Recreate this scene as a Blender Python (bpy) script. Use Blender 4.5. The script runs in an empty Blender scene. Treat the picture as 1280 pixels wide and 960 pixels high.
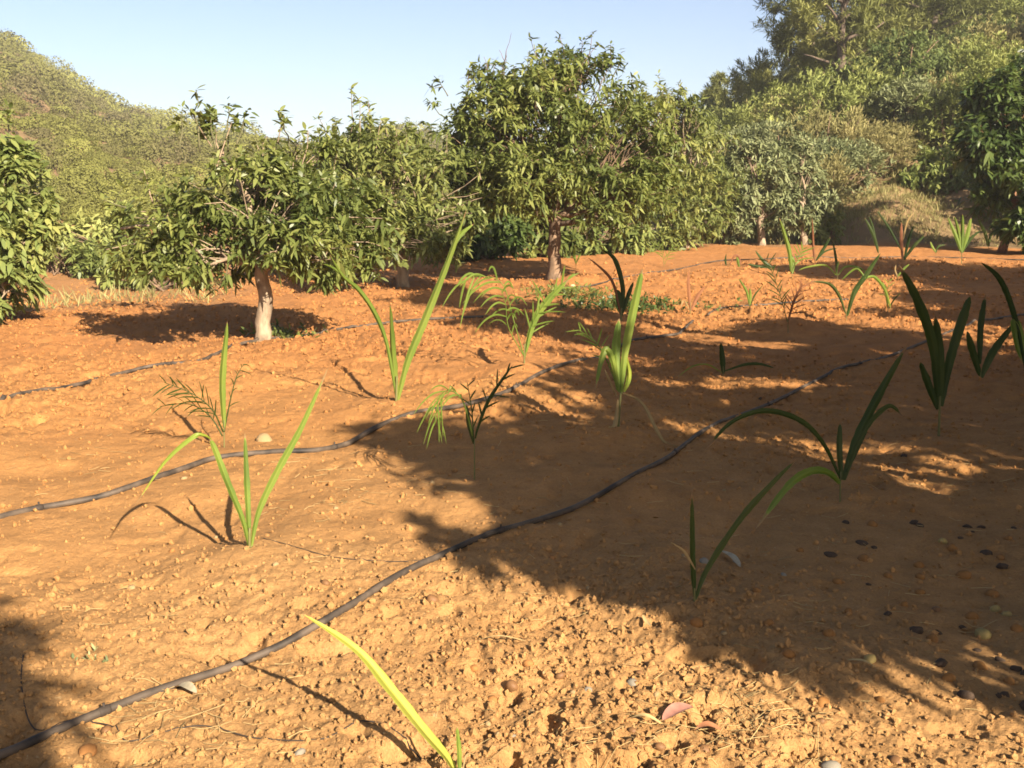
import bpy, math, random
import numpy as np

# ------------------------------------------------------------------ camera, sky, sun
SC = bpy.context.scene
COL = SC.collection
F = 1312.0                      # focal length in pixels of a 1280 px wide frame
CAMH = 1.55
PITCH = math.atan(245.0 / F)
cd = bpy.data.cameras.new('camera')
cam = bpy.data.objects.new('camera', cd)
COL.objects.link(cam)
cd.sensor_width = 36.0
cd.lens = 36.0 * F / 1280.0
cd.clip_start = 0.05
cd.clip_end = 6000
cam.location = (0, 0, CAMH)
cam.rotation_euler = (math.pi / 2 - PITCH, 0, 0)
SC.camera = cam

SUNK = np.array([-1.00, 1.58])          # ground offset of a shadow per metre of height
TO_SUN = np.array([-SUNK[0], -SUNK[1], 1.0])
TO_SUN /= np.linalg.norm(TO_SUN)
ELEV = math.asin(TO_SUN[2])
AZ = math.atan2(TO_SUN[0], TO_SUN[1])   # clockwise from +Y

world = bpy.data.worlds.new('World')
SC.world = world
world.use_nodes = True
wn = world.node_tree.nodes
sky = wn.new('ShaderNodeTexSky')
sky.sky_type = 'NISHITA'
sky.sun_disc = False
sky.sun_elevation = ELEV
sky.sun_rotation = AZ
sky.altitude = 0
sky.air_density = 0.6
sky.dust_density = 1.1
sky.ozone_density = 0.0
bg = wn['Background']
bg.inputs['Strength'].default_value = 0.05
world.node_tree.links.new(sky.outputs[0], bg.inputs['Color'])

sd = bpy.data.lights.new('sun', 'SUN')
sd.energy = 5.0
sd.angle = math.radians(0.55)
sd.color = (1.0, 0.875, 0.70)
sun = bpy.data.objects.new('sun', sd)
COL.objects.link(sun)
sun.rotation_euler = (math.pi / 2 - ELEV, 0, math.pi - AZ)
sun.location = (20, -30, 25)

SC.view_settings.view_transform = 'Standard'
SC.view_settings.look = 'None'
SC.view_settings.exposure = 1.93
SC.view_settings.gamma = 1.0
SC.view_settings.use_curve_mapping = False
SC.render.engine = 'CYCLES'
SC.cycles.max_bounces = 6
SC.cycles.transparent_max_bounces = 4
SC.cycles.use_denoising = True
SC.cycles.filter_width = 1.7

RNG = np.random.default_rng(7)

# ------------------------------------------------------------------ noise and numpy helpers
def hash2(ix, iy, seed):
    h = (ix * 374761393 + iy * 668265263 + seed * 2147483647 + 12345) & 0xffffffff
    h = ((h ^ (h >> 13)) * 1274126177) & 0xffffffff
    h = ((h ^ (h >> 15)) * 2246822519) & 0xffffffff
    return ((h ^ (h >> 16)) & 0xffffff) / float(0xffffff)

def vn2(x, y, seed=0):
    x = np.asarray(x, float); y = np.asarray(y, float)
    xf = np.floor(x); yf = np.floor(y)
    ix = xf.astype(np.int64); iy = yf.astype(np.int64)
    u = x - xf; v = y - yf
    u = u * u * (3 - 2 * u); v = v * v * (3 - 2 * v)
    a = hash2(ix, iy, seed); b = hash2(ix + 1, iy, seed)
    c = hash2(ix, iy + 1, seed); d = hash2(ix + 1, iy + 1, seed)
    return (a * (1 - u) + b * u) * (1 - v) + (c * (1 - u) + d * u) * v - 0.5

def vn3(p, s, seed=0):
    z = p[:, 2] * s
    zf = np.floor(z); w = z - zf; w = w * w * (3 - 2 * w)
    o = (zf.astype(np.int64) * 57) + seed
    x = p[:, 0] * s; y = p[:, 1] * s
    a = np.array([vn2(x[i:i+1], y[i:i+1], int(o[i]))[0] for i in range(len(x))]) if False else _vn_s(x, y, o)
    b = _vn_s(x, y, o + 57)
    return a * (1 - w) + b * w

def _vn_s(x, y, seed):
    return vn2(x + (seed * 17.31) % 911, y + (seed * 9.77) % 733, 3)

def smooth(a, b, x):
    t = np.clip((x - a) / (b - a), 0, 1)
    return t * t * (3 - 2 * t)

def nrm(v):
    return v / np.maximum(np.linalg.norm(v, axis=-1, keepdims=True), 1e-9)

def az_of(px):
    return math.degrees(math.atan((px - 640) / 1335.0))

# ------------------------------------------------------------------ terrain
def tab(pairs):
    return np.array([az_of(p) if abs(p) < 5000 else p / 1e4 * 180 for p, _ in pairs]), np.array([v for _, v in pairs], float)

EDGE_A, EDGE_V = tab([(-1500, 14), (0, 14.6), (250, 15.2), (330, 18), (430, 23), (600, 25.5), (800, 28.5), (900, 30), (1280, 30.5), (2500, 30)])
FOOT_A, FOOT_V = tab([(-1500, 42), (0, 40), (300, 42), (600, 42), (850, 36), (950, 32.5), (1280, 32), (2500, 33)])
RID_A, RID_V = tab([(-1500, 210), (0, 210), (400, 240), (560, 260), (760, 200), (850, 125), (900, 95), (1000, 85), (1280, 80), (2500, 90)])
TAN_A, TAN_V = tab([(-1500, .145), (-500, .135), (0, .119), (60, .103), (110, .079), (160, .062), (220, .049), (280, .040), (330, .035), (380, .025), (430, .030),
                    (480, .049), (520, .048), (580, .03), (700, .03), (820, .035), (890, .050), (960, .062), (1050, .095), (1150, .135), (1280, .18), (1500, .22), (2500, .2)])

def terrain(x, y):
    x = np.asarray(x, float); y = np.asarray(y, float)
    r = np.hypot(x, y); az = np.degrees(np.arctan2(x, y))
    e = np.interp(az, EDGE_A, EDGE_V)
    rf = np.interp(az, FOOT_A, FOOT_V); rr = np.interp(az, RID_A, RID_V); tn = np.interp(az, TAN_A, TAN_V)
    front = smooth(100, 70, np.abs(az))
    z = np.zeros_like(r)
    # broad swells of the dug field
    sw = vn2(x * .45, y * .45, 11) * .16 + vn2(x * 1.1 + 3, y * 1.1, 12) * .075
    z += sw * smooth(1.0, 5.0, r) * .9
    drop = smooth(0, 6, r - e) * np.interp(az, [-20, -5, 8], [.45, .35, .0])
    z -= drop
    z += smooth(-4, -13, az) * smooth(16, 38, r) * 1.25      # bare bank climbing beyond the left end of the field
    s = np.clip((r - rf) / (rr - rf), 0, None)
    zr = tn * rr + CAMH + vn2(x * .03, y * .03, 14) * .8
    hill = np.where(s < 1, zr * (s ** 1.05), zr * np.clip(1.0 - (s - 1) * .35, -.3, 1))
    bump = (vn2(x * .09, y * .09, 15) * 2.2 + vn2(x * .25, y * .25, 16) * .9) * smooth(0, .15, s) * smooth(1.2, .7, s)
    bank = np.interp(az, np.degrees(np.arctan((np.array([880, 940, 990, 1030, 1075, 1115, 1150, 1190, 1500]) - 640) / 1335.0)), [0, .15, .6, 1.0, 1.1, .9, .5, .3, .25])
    bank = bank * (1 + vn2(x * .5, y * .5, 17) * .7) + vn2(x * 1.3, y * 1.3, 18) * .35 * (bank > .02)
    z += bank * smooth(rf - 1.6, rf + 2.0, r + vn2(x * .8, y * .8, 19) * 1.4)
    z += (hill + bump) * front
    return z

def tilth(x, y):
    # crumbly dug patches and smoother trampled ones
    return np.clip(.42 + vn2(x * .55, y * .55, 21) * 2.0 + .5 * smooth(-.5, .5, x) * smooth(4.8, 3.6, y) + .45 * smooth(4.5, 7, y), .30, 1.2)

def clods(x, y):
    r = np.hypot(x, y)
    m = tilth(x, y)
    n1 = np.abs(vn2(x * 6.5, y * 6.5, 22)); n2 = np.abs(vn2(x * 15, y * 15, 23)); n3 = vn2(x * 34, y * 34, 24); n4 = vn2(x * 75, y * 75, 25)
    c = vn2(x * 3.1, y * 3.1, 26) * .05 + vn2(x * 1.9, y * 1.9, 28) * .05 * smooth(4, 7, r) + (n1 * .026 + n2 * .018 + n3 * .014 + n4 * .011) * m * (1 + .8 * smooth(5, 10, r))
    pit = np.clip(vn2(x * 9 + 40, y * 9, 27) - .25, 0, 1) * -.25 * m
    far = smooth(30, 12, r)
    return (c + pit) * (.4 + .6 * far)

MOUNDS = []      # (x, y, radius, height): the dug basin and mound at each seedling

def H(x, y):
    x = np.asarray(x, float); y = np.asarray(y, float)
    r = np.hypot(x, y); az = np.degrees(np.arctan2(x, y))
    e = np.interp(az, EDGE_A, EDGE_V)
    z = terrain(x, y) + clods(x, y) * smooth(9, 0, r - e) * smooth(.3, 1.0, r)
    for (mx, my, mr, mh) in MOUNDS:
        z = z + mh * np.exp(-((x - mx) ** 2 + (y - my) ** 2) / (mr * mr))
    return z

CP, SP = math.cos(PITCH), math.sin(PITCH)
def ray(px, py):
    u = (px - 640) / F; v = -(py - 480) / F
    return np.array([u, CP + v * SP, -SP + v * CP])

def at(px, py, Y):
    d = ray(px, py)
    return np.array([0, 0, CAMH]) + d * (Y / d[1])

def gnd(px, py):
    d = ray(px, py)
    t = CAMH / -d[2] if d[2] < -1e-3 else 60.0
    for _ in range(14):
        x, y = d[0] * t, d[1] * t
        h = float(terrain(x, y))
        t2 = (CAMH - h) / -d[2]
        t = t + .7 * (t2 - t)
    x, y = d[0] * t, d[1] * t
    return np.array([x, y, float(H(x, y))])

def pxm(Y):                     # pixels per metre at depth Y
    return F / Y

def hill_at(px, r):
    a = math.radians(az_of(px)); x, y = r * math.sin(a), r * math.cos(a)
    return np.array([x, y, float(terrain(x, y))])

# ------------------------------------------------------------------ object helpers
def tag(o, label=None, cat=None, group=None, kind=None):
    if label: o['label'] = label
    if cat: o['category'] = cat
    if group: o['group'] = group
    if kind: o['kind'] = kind
    return o

def empty(name, loc):
    o = bpy.data.objects.new(name, None)
    o.empty_display_size = .1
    COL.objects.link(o)
    o.location = [float(a) for a in loc]
    return o

class MB:
    """collects vertices and faces of one mesh"""
    def __init__(self):
        self.v = []; self.f3 = []; self.f4 = []; self.t = []; self.n = 0
    def add(self, v, f, tint=0.5):
        v = np.asarray(v, float).reshape(-1, 3); f = np.asarray(f, np.int64)
        (self.f4 if f.shape[1] == 4 else self.f3).append(f + self.n)
        self.v.append(v)
        self.t.append(np.broadcast_to(np.asarray(tint, float), (len(v),)))
        self.n += len(v)
    def tube(self, pts, rad, n=7, tint=.5, cap=True):
        pts = np.asarray(pts, float); k = len(pts)
        rad = np.broadcast_to(np.asarray(rad, float), (k,))
        tg = nrm(np.gradient(pts, axis=0))
        ref = np.array([.31, .17, .93]) if abs(tg[0][2]) < .85 else np.array([.93, .31, .17])
        a = nrm(np.cross(tg, ref)); b = np.cross(tg, a)
        th = np.arange(n) * 2 * math.pi / n
        ring = pts[:, None, :] + rad[:, None, None] * (np.cos(th)[None, :, None] * a[:, None, :] + np.sin(th)[None, :, None] * b[:, None, :])
        v = ring.reshape(-1, 3)
        i = np.arange(k - 1)[:, None] * n; j = np.arange(n)[None, :]; j2 = (j + 1) % n
        f = np.stack([i + j, i + j2, i + n + j2, i + n + j], -1).reshape(-1, 4)
        if cap:
            m = len(v)
            v = np.vstack([v, pts[:1], pts[-1:]])
            jj = np.arange(n); jn = (jj + 1) % n
            f3 = np.vstack([np.stack([np.full(n, m), jn, jj], -1), np.stack([np.full(n, m + 1), (k - 1) * n + jj, (k - 1) * n + jn], -1)])
            base = self.n
            self.add(v, f, tint)
            self.f3.append(f3 + base)
        else:
            self.add(v, f, tint)
    def build(self, name, mat, parent=None, smooth_=True, rot=None):
        V = np.vstack(self.v)
        f3 = np.vstack(self.f3) if self.f3 else np.zeros((0, 3), np.int64)
        f4 = np.vstack(self.f4) if self.f4 else np.zeros((0, 4), np.int64)
        if parent is not None:
            V = V - np.array(parent_loc(parent))
        me = bpy.data.meshes.new(name)
        nl = f3.size + f4.size
        me.vertices.add(len(V)); me.loops.add(nl); me.polygons.add(len(f3) + len(f4))
        me.vertices.foreach_set('co', V.astype(np.float32).ravel())
        me.loops.foreach_set('vertex_index', np.concatenate([f3.ravel(), f4.ravel()]).astype(np.int32))
        st = np.concatenate([np.arange(len(f3)) * 3, len(f3) * 3 + np.arange(len(f4)) * 4]).astype(np.int32)
        me.polygons.foreach_set('loop_start', st)
        me.polygons.foreach_set('use_smooth', np.full(len(st), smooth_, bool))
        me.update(calc_edges=True)
        at_ = me.attributes.new('tint', 'FLOAT', 'POINT')
        at_.data.foreach_set('value', np.concatenate(self.t).astype(np.float32))
        me.materials.append(mat)
        o = bpy.data.objects.new(name, me)
        COL.objects.link(o)
        if parent is not None:
            o.parent = parent
        return o

def parent_loc(p):
    v = np.array(p.location)
    while p.parent is not None:
        p = p.parent; v = v + np.array(p.location)
    return v

# leaf blades: N blades, each a tapering bent strip
SEG = np.array([0, .3, .68, 1.0]); WID = np.array([.25, 1.0, .78, .06])
def blades(mb, P, D, L, W, droop, tint, fold=None):
    N = len(P)
    side = nrm(np.cross(D, np.array([0, 0, 1.0]) + RNG.normal(0, .45, (N, 3))))
    pts = P[:, None, :] + D[:, None, :] * (SEG[None, :, None] * L[:, None, None])
    pts[:, :, 2] -= (droop * L)[:, None] * SEG[None, :] ** 1.7
    off = side[:, None, :] * (W[:, None] * WID[None, :] * .5)[:, :, None]
    v = np.stack([pts - off, pts + off], 2).reshape(N, 8, 3)
    base = (np.arange(N) * 8)[:, None, None]
    q = np.array([[0, 1, 3, 2], [2, 3, 5, 4], [4, 5, 7, 6]])[None]
    mb.add(v.reshape(-1, 3), (base + q).reshape(-1, 4), np.repeat(tint, 8))

def whorls(mb, C, A, n, L, ratio=.22, droop=.45, spread=(35, 100), tint=None, lj=.35):
    N = len(C)
    P = np.repeat(C, n, 0); A = np.repeat(nrm(A), n, 0)
    M = N * n
    ref = nrm(RNG.normal(0, 1, (M, 3)))
    t = nrm(np.cross(A, ref))
    th = np.radians(RNG.uniform(spread[0], spread[1], M))[:, None]
    D = A * np.cos(th) + t * np.sin(th)
    Ls = L * RNG.uniform(1 - lj, 1 + lj, M)
    tt = np.repeat(tint if tint is not None else RNG.random(N), n) + RNG.normal(0, .08, M)
    P = P + A * RNG.uniform(-.6, .2, (M, 1)) * L + RNG.normal(0, .16, (M, 3)) * L
    blades(mb, P, nrm(D), Ls, Ls * ratio * RNG.uniform(.8, 1.2, M), droop * RNG.uniform(.5, 1.5, M), tt)

# ------------------------------------------------------------------ materials
def mat_new(name):
    m = bpy.data.materials.new(name); m.use_nodes = True
    nt = m.node_tree
    return m, nt, nt.nodes['Principled BSDF'], nt.nodes['Material Output']

def N_(nt, t, **kw):
    n = nt.nodes.new(t)
    for k, v in kw.items():
        setattr(n, k, v)
    return n

ALB = .63        # albedo scale shared by every surface, set together with the exposure

def ramp(nt, stops):
    stops = [(q, tuple(v * ALB for v in c)) for q, c in stops]
    r = nt.nodes.new('ShaderNodeValToRGB')
    e = r.color_ramp.elements
    e[0].position, e[0].color = stops[0][0], (*stops[0][1], 1)
    e[1].position, e[1].color = stops[-1][0], (*stops[-1][1], 1)
    for p, c in stops[1:-1]:
        k = e.new(p); k.color = (*c, 1)
    return r

def leaf_mat(name, cols, rough=.45, trans=.3, spec=.4, objvar=0.0, gain=1.75, tip=None, island=.45):
    """cols: dark, mid, light leaf colours; each leaf takes its own, clumps share a tint"""
    m, nt, p, out = mat_new(name)
    l = nt.links.new
    geo = N_(nt, 'ShaderNodeNewGeometry')
    at_ = N_(nt, 'ShaderNodeAttribute', attribute_name='tint')
    mx = N_(nt, 'ShaderNodeMath', operation='MULTIPLY_ADD')
    l(geo.outputs['Random Per Island'], mx.inputs[0]); mx.inputs[1].default_value = .2 if tip else island
    ad = N_(nt, 'ShaderNodeMath', operation='MULTIPLY_ADD')
    l(at_.outputs['Fac'], ad.inputs[0]); ad.inputs[1].default_value = .6; ad.inputs[2].default_value = (.45 - island) * .5
    l(ad.outputs[0], mx.inputs[2])
    last = mx.outputs[0]
    if objvar:
        oi = N_(nt, 'ShaderNodeObjectInfo')
        o2 = N_(nt, 'ShaderNodeMath', operation='MULTIPLY_ADD')
        l(oi.outputs['Random'], o2.inputs[0]); o2.inputs[1].default_value = objvar
        s2 = N_(nt, 'ShaderNodeMath', operation='SUBTRACT')
        l(last, s2.inputs[0]); s2.inputs[1].default_value = objvar * .5
        l(s2.outputs[0], o2.inputs[2]); last = o2.outputs[0]
    r = ramp(nt, [(q, tuple(v * gain for v in c)) for q, c in zip((0.0, .5, 1.0), cols)])
    if tip:
        e = r.color_ramp.elements; e[2].position = .82; e[1].position = .42
        k = e.new(.93); k.color = (*[v * ALB for v in tip], 1)
    l(last, r.inputs[0])
    l(r.outputs[0], p.inputs['Base Color'])
    p.inputs['Roughness'].default_value = rough
    p.inputs['Specular IOR Level'].default_value = spec * .5
    tr = N_(nt, 'ShaderNodeBsdfTranslucent')
    hs = N_(nt, 'ShaderNodeHueSaturation'); hs.inputs['Saturation'].default_value = 1.15; hs.inputs['Value'].default_value = 1.3
    l(r.outputs[0], hs.inputs['Color']); l(hs.outputs[0], tr.inputs['Color'])
    ms = N_(nt, 'ShaderNodeMixShader'); ms.inputs[0].default_value = trans
    l(p.outputs[0], ms.inputs[1]); l(tr.outputs[0], ms.inputs[2]); l(ms.outputs[0], out.inputs['Surface'])
    return m

def bark_mat(name, c1, c2, scale=14, bump=.5):
    m, nt, p, out = mat_new(name); l = nt.links.new
    tc = N_(nt, 'ShaderNodeTexCoord')
    mp = N_(nt, 'ShaderNodeMapping'); mp.inputs['Scale'].default_value = (1, 1, .35)
    l(tc.outputs['Object'], mp.inputs[0])
    n = N_(nt, 'ShaderNodeTexNoise'); n.inputs['Scale'].default_value = scale; n.inputs['Detail'].default_value = 6; n.inputs['Roughness'].default_value = .65
    l(mp.outputs[0], n.inputs['Vector'])
    r = ramp(nt, [(.32, c1), (.62, c2)])
    n2 = N_(nt, 'ShaderNodeTexNoise'); n2.inputs['Scale'].default_value = scale * .45; n2.inputs['Detail'].default_value = 4
    l(tc.outputs['Object'], n2.inputs['Vector'])
    m2 = N_(nt, 'ShaderNodeMapRange'); m2.inputs['From Min'].default_value = .54; m2.inputs['From Max'].default_value = .66; m2.inputs['To Max'].default_value = .7; l(n2.outputs[0], m2.inputs['Value'])
    st = N_(nt, 'ShaderNodeMix', data_type='RGBA'); l(m2.outputs[0], st.inputs[0]); l(n.outputs[0], r.inputs[0]); l(r.outputs[0], st.inputs[6]); st.inputs[7].default_value = (*[v * .35 for v in c1], 1)
    l(st.outputs[2], p.inputs['Base Color'])
    b = N_(nt, 'ShaderNodeBump'); b.inputs['Strength'].default_value = bump; b.inputs['Distance'].default_value = .02
    l(n.outputs[0], b.inputs['Height']); l(b.outputs[0], p.inputs['Normal'])
    p.inputs['Roughness'].default_value = .9
    return m

def plain_mat(name, c, rough=.8, var=.25, scale=30, c2=None, bump=0, island=False):
    m, nt, p, out = mat_new(name); l = nt.links.new
    p.inputs['Specular IOR Level'].default_value = .2
    tc = N_(nt, 'ShaderNodeTexCoord')
    n = N_(nt, 'ShaderNodeTexNoise'); n.inputs['Scale'].default_value = scale; n.inputs['Detail'].default_value = 4
    l(tc.outputs['Object'], n.inputs['Vector'])
    a = tuple(x * (1 - var) for x in c); b = c2 or tuple(min(1, x * (1 + var)) for x in c)
    r = ramp(nt, [(.3, a), (.7, b)])
    if island:
        g = N_(nt, 'ShaderNodeNewGeometry')
        mm = N_(nt, 'ShaderNodeMix'); mm.inputs[0].default_value = .6
        l(n.outputs[0], mm.inputs[2]); l(g.outputs['Random Per Island'], mm.inputs[3])
        l(mm.outputs[0], r.inputs[0])
    else:
        l(n.outputs[0], r.inputs[0])
    l(r.outputs[0], p.inputs['Base Color'])
    p.inputs['Roughness'].default_value = rough
    if bump:
        bb = N_(nt, 'ShaderNodeBump'); bb.inputs['Strength'].default_value = bump; bb.inputs['Distance'].default_value = .004
        l(n.outputs[0], bb.inputs['Height']); l(bb.outputs[0], p.inputs['Normal'])
    return m

def soil_mat(name, dry=True):
    m, nt, p, out = mat_new(name); l = nt.links.new
    geo = N_(nt, 'ShaderNodeNewGeometry')
    sep = N_(nt, 'ShaderNodeSeparateXYZ'); l(geo.outputs['Position'], sep.inputs[0])
    # the trampled tan earth gives way to redder dug earth farther up the field
    big = N_(nt, 'ShaderNodeTexNoise'); big.inputs['Scale'].default_value = .55; big.inputs['Detail'].default_value = 5; big.inputs['Roughness'].default_value = .6
    l(geo.outputs['Position'], big.inputs['Vector'])
    mr = N_(nt, 'ShaderNodeMapRange'); mr.inputs['From Min'].default_value = 3.0; mr.inputs['From Max'].default_value = 10.0
    l(sep.outputs['Y'], mr.inputs['Value'])
    ad = N_(nt, 'ShaderNodeMath', operation='MULTIPLY_ADD'); ad.inputs[1].default_value = .9; ad.use_clamp = True
    sb = N_(nt, 'ShaderNodeMath', operation='SUBTRACT'); l(big.outputs[0], sb.inputs[0]); sb.inputs[1].default_value = .5
    l(sb.outputs[0], ad.inputs[0]); l(mr.outputs[0], ad.inputs[2])
    c = ramp(nt, [(0, (.545, .300, .115)), (.5, (.525, .256, .084)), (1, (.50, .218, .070))])
    l(ad.outputs[0], c.inputs[0])
    # mottling at three sizes
    mid = N_(nt, 'ShaderNodeTexNoise'); mid.inputs['Scale'].default_value = 5; mid.inputs['Detail'].default_value = 8; mid.inputs['Roughness'].default_value = .7
    l(geo.outputs['Position'], mid.inputs['Vector'])
    mv = N_(nt, 'ShaderNodeMapRange'); mv.inputs['From Min'].default_value = .3; mv.inputs['From Max'].default_value = .7; mv.inputs['To Min'].default_value = .74; mv.inputs['To Max'].default_value = 1.18
    l(mid.outputs[0], mv.inputs['Value'])
    fine = N_(nt, 'ShaderNodeTexNoise'); fine.inputs['Scale'].default_value = 90; fine.inputs['Detail'].default_value = 5; fine.inputs['Roughness'].default_value = .75
    l(geo.outputs['Position'], fine.inputs['Vector'])
    fv = N_(nt, 'ShaderNodeMapRange'); fv.inputs['From Min'].default_value = .3; fv.inputs['From Max'].default_value = .7; fv.inputs['To Min'].default_value = .80; fv.inputs['To Max'].default_value = 1.16
    l(fine.outputs[0], fv.inputs['Value'])
    mu = N_(nt, 'ShaderNodeMath', operation='MULTIPLY'); l(mv.outputs[0], mu.inputs[0]); l(fv.outputs[0], mu.inputs[1])
    vm = N_(nt, 'ShaderNodeVectorMath', operation='SCALE'); l(c.outputs[0], vm.inputs[0]); l(mu.outputs[0], vm.inputs['Scale'])
    # pale straw bits and dark crumbs too small to model
    spk = N_(nt, 'ShaderNodeTexNoise'); spk.inputs['Scale'].default_value = 55; spk.inputs['Detail'].default_value = 3; spk.inputs['Roughness'].default_value = .6
    l(geo.outputs['Position'], spk.inputs['Vector'])
    s1 = N_(nt, 'ShaderNodeMapRange'); s1.inputs['From Min'].default_value = .66; s1.inputs['From Max'].default_value = .72; s1.inputs['To Max'].default_value = .65; l(spk.outputs[0], s1.inputs['Value'])
    s2 = N_(nt, 'ShaderNodeMapRange'); s2.inputs['From Min'].default_value = .36; s2.inputs['From Max'].default_value = .30; s2.inputs['To Max'].default_value = .55; l(spk.outputs[0], s2.inputs['Value'])
    k1 = N_(nt, 'ShaderNodeMix', data_type='RGBA'); l(s1.outputs[0], k1.inputs[0]); l(vm.outputs[0], k1.inputs[6]); k1.inputs[7].default_value = (.40, .30, .16, 1)
    vm = N_(nt, 'ShaderNodeMix', data_type='RGBA'); l(s2.outputs[0], vm.inputs[0]); l(k1.outputs[2], vm.inputs[6]); vm.inputs[7].default_value = (.12, .06, .03, 1)
    # beyond the field: dry grass and brown scrub soil
    at_ = N_(nt, 'ShaderNodeAttribute', attribute_name='tint')
    dn = ramp(nt, [(.32, (.17, .12, .055)), (.5, (.29, .19, .095)), (.68, (.40, .24, .13))])
    dnz = N_(nt, 'ShaderNodeTexNoise'); dnz.inputs['Scale'].default_value = .8; dnz.inputs['Detail'].default_value = 8; dnz.inputs['Roughness'].default_value = .7
    l(geo.outputs['Position'], dnz.inputs['Vector']); l(dnz.outputs[0], dn.inputs[0])
    mix = N_(nt, 'ShaderNodeMix', data_type='RGBA')
    l(at_.outputs['Fac'], mix.inputs[0]); l(vm.outputs[2], mix.inputs[6]); l(dn.outputs[0], mix.inputs[7])
    l(mix.outputs[2], p.inputs['Base Color'])
    p.inputs['Roughness'].default_value = .95; p.inputs['Specular IOR Level'].default_value = .15
    b1 = N_(nt, 'ShaderNodeBump'); b1.inputs['Strength'].default_value = .7; b1.inputs['Distance'].default_value = .012
    l(fine.outputs[0], b1.inputs['Height'])
    b2 = N_(nt, 'ShaderNodeBump'); b2.inputs['Strength'].default_value = .6; b2.inputs['Distance'].default_value = .05
    l(mid.outputs[0], b2.inputs['Height']); l(b1.outputs[0], b2.inputs['Normal']); l(b2.outputs[0], p.inputs['Normal'])
    return m

M_SOIL = soil_mat('red_soil')
M_CLOD = plain_mat('soil_clod', (.40, .215, .080), .95, .25, 60, island=True)
M_MANGO = leaf_mat('mango_leaf', [(.025, .038, .011), (.083, .100, .026), (.172, .178, .050)], rough=.38, trans=.3, spec=.5, gain=2.1)
M_MANGO_Y = leaf_mat('mango_leaf_yellowish', [(.044, .058, .017), (.108, .124, .035), (.19, .185, .055)], rough=.42, trans=.32, spec=.5, gain=2.1)
M_MANGO_D = leaf_mat('dark_glossy_leaf', [(.014, .024, .008), (.036, .056, .015), (.09, .115, .03)], rough=.38, trans=.28, spec=.5, gain=2.2)
M_CITRUS = leaf_mat('bright_bush_leaf', [(.05, .07, .02), (.115, .140, .04), (.20, .20, .06)], rough=.45, trans=.3, gain=2.00)
M_OLIVE = leaf_mat('grey_green_leaf', [(.055, .065, .03), (.12, .135, .06), (.20, .205, .10)], rough=.6, trans=.2, gain=2.10)
M_PINE = leaf_mat('pine_needle', [(.034, .040, .014), (.094, .100, .031), (.165, .158, .048)], rough=.6, trans=.2, spec=.2, objvar=.25, gain=2.5, island=.16)
M_SHRUB_Y = leaf_mat('yellow_green_shrub_leaf', [(0.063, 0.08, 0.023), (0.126, 0.14, 0.042), (0.193, 0.195, 0.063)], rough=.65, trans=.2, spec=.2, objvar=.3, gain=2.50, island=.16)
M_SHRUB_B = leaf_mat('brown_shrub_leaf', [(0.08, 0.075, 0.029), (0.147, 0.132, 0.053), (0.227, 0.19, 0.084)], rough=.7, trans=.2, spec=.2, objvar=.3, gain=2.40, island=.16)
M_SHRUB_D = leaf_mat('dark_shrub_leaf', [(0.029, 0.045, 0.014), (0.071, 0.09, 0.029), (0.118, 0.13, 0.042)], rough=.6, trans=.2, spec=.2, objvar=.3, gain=2.20, island=.16)
M_SCRUB = leaf_mat('hill_scrub_leaf', [(.085, .068, .040), (.118, .118, .032), (.185, .185, .048)], rough=.7, trans=.15, spec=.15, gain=1.72, island=.16)
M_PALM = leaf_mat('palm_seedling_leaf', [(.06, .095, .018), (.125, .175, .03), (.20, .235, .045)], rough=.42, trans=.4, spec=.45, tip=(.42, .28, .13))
M_PALM_D = leaf_mat('palm_shade_darkened_leaf', [(.018, .032, .007), (.038, .060, .013), (.07, .082, .02)], rough=.45, trans=.3, spec=.3, gain=1.4, tip=(.30, .18, .09))  # dark palm green; the shade on the blades is put into this colour
M_PALM_Y = leaf_mat('palm_yellow_leaf', [(.13, .185, .028), (.25, .285, .042), (.37, .36, .075)], rough=.45, trans=.4, spec=.4, tip=(.42, .28, .13))
M_PALM_X = leaf_mat('palm_dead_leaf', [(.14, .085, .035), (.22, .15, .065), (.32, .24, .12)], rough=.8, trans=.2, spec=.2)
M_PALM_R = leaf_mat('palm_red_brown_leaf', [(.10, .04, .02), (.16, .065, .03), (.2, .09, .04)], rough=.6, trans=.2, spec=.3)
M_SHEATH = leaf_mat('palm_sheath', [(.07, .075, .022), (.11, .105, .035), (.16, .125, .05)], rough=.6, trans=.1)
M_BARK = bark_mat('mango_bark', (.22, .15, .095), (.46, .34, .22))
M_BARK_D = bark_mat('dark_bark', (.10, .062, .038), (.30, .19, .11))
M_BARK_R = bark_mat('reddish_bark', (.22, .10, .05), (.42, .22, .11))
M_TWIG = bark_mat('green_twig', (.10, .10, .04), (.19, .17, .08))
M_BARK_P = bark_mat('pine_bark', (.06, .045, .032), (.17, .115, .08))
M_HOSE = plain_mat('dusty_hose', (.055, .048, .043), .6, .5, 9, c2=(.17, .125, .09))
M_STRAW = plain_mat('dry_straw', (.50, .36, .16), .8, .35, 20, island=True)
M_WIRE = plain_mat('thin_tube', (.06, .045, .035), .7)

# ------------------------------------------------------------------ ground and hills
SEEDS = {}
exec_mounds = [(312, 700, .28, .05), (495, 512, .3, .06), (655, 465, .35, .06), (770, 545, .3, .03), (985, 410, .4, .10), (870, 772, .22, .05),
               (1000, 330, 1.3, .12), (1130, 335, 1.2, .12), (590, 430, 1.0, .08), (930, 345, 1.0, .10), (328, 440, .5, .06), (692, 352, .7, .10), (1075, 618, .3, .05)]
for a in exec_mounds:
    g = gnd(a[0], a[1]); MOUNDS.append((g[0], g[1], a[2], a[3]))

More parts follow.
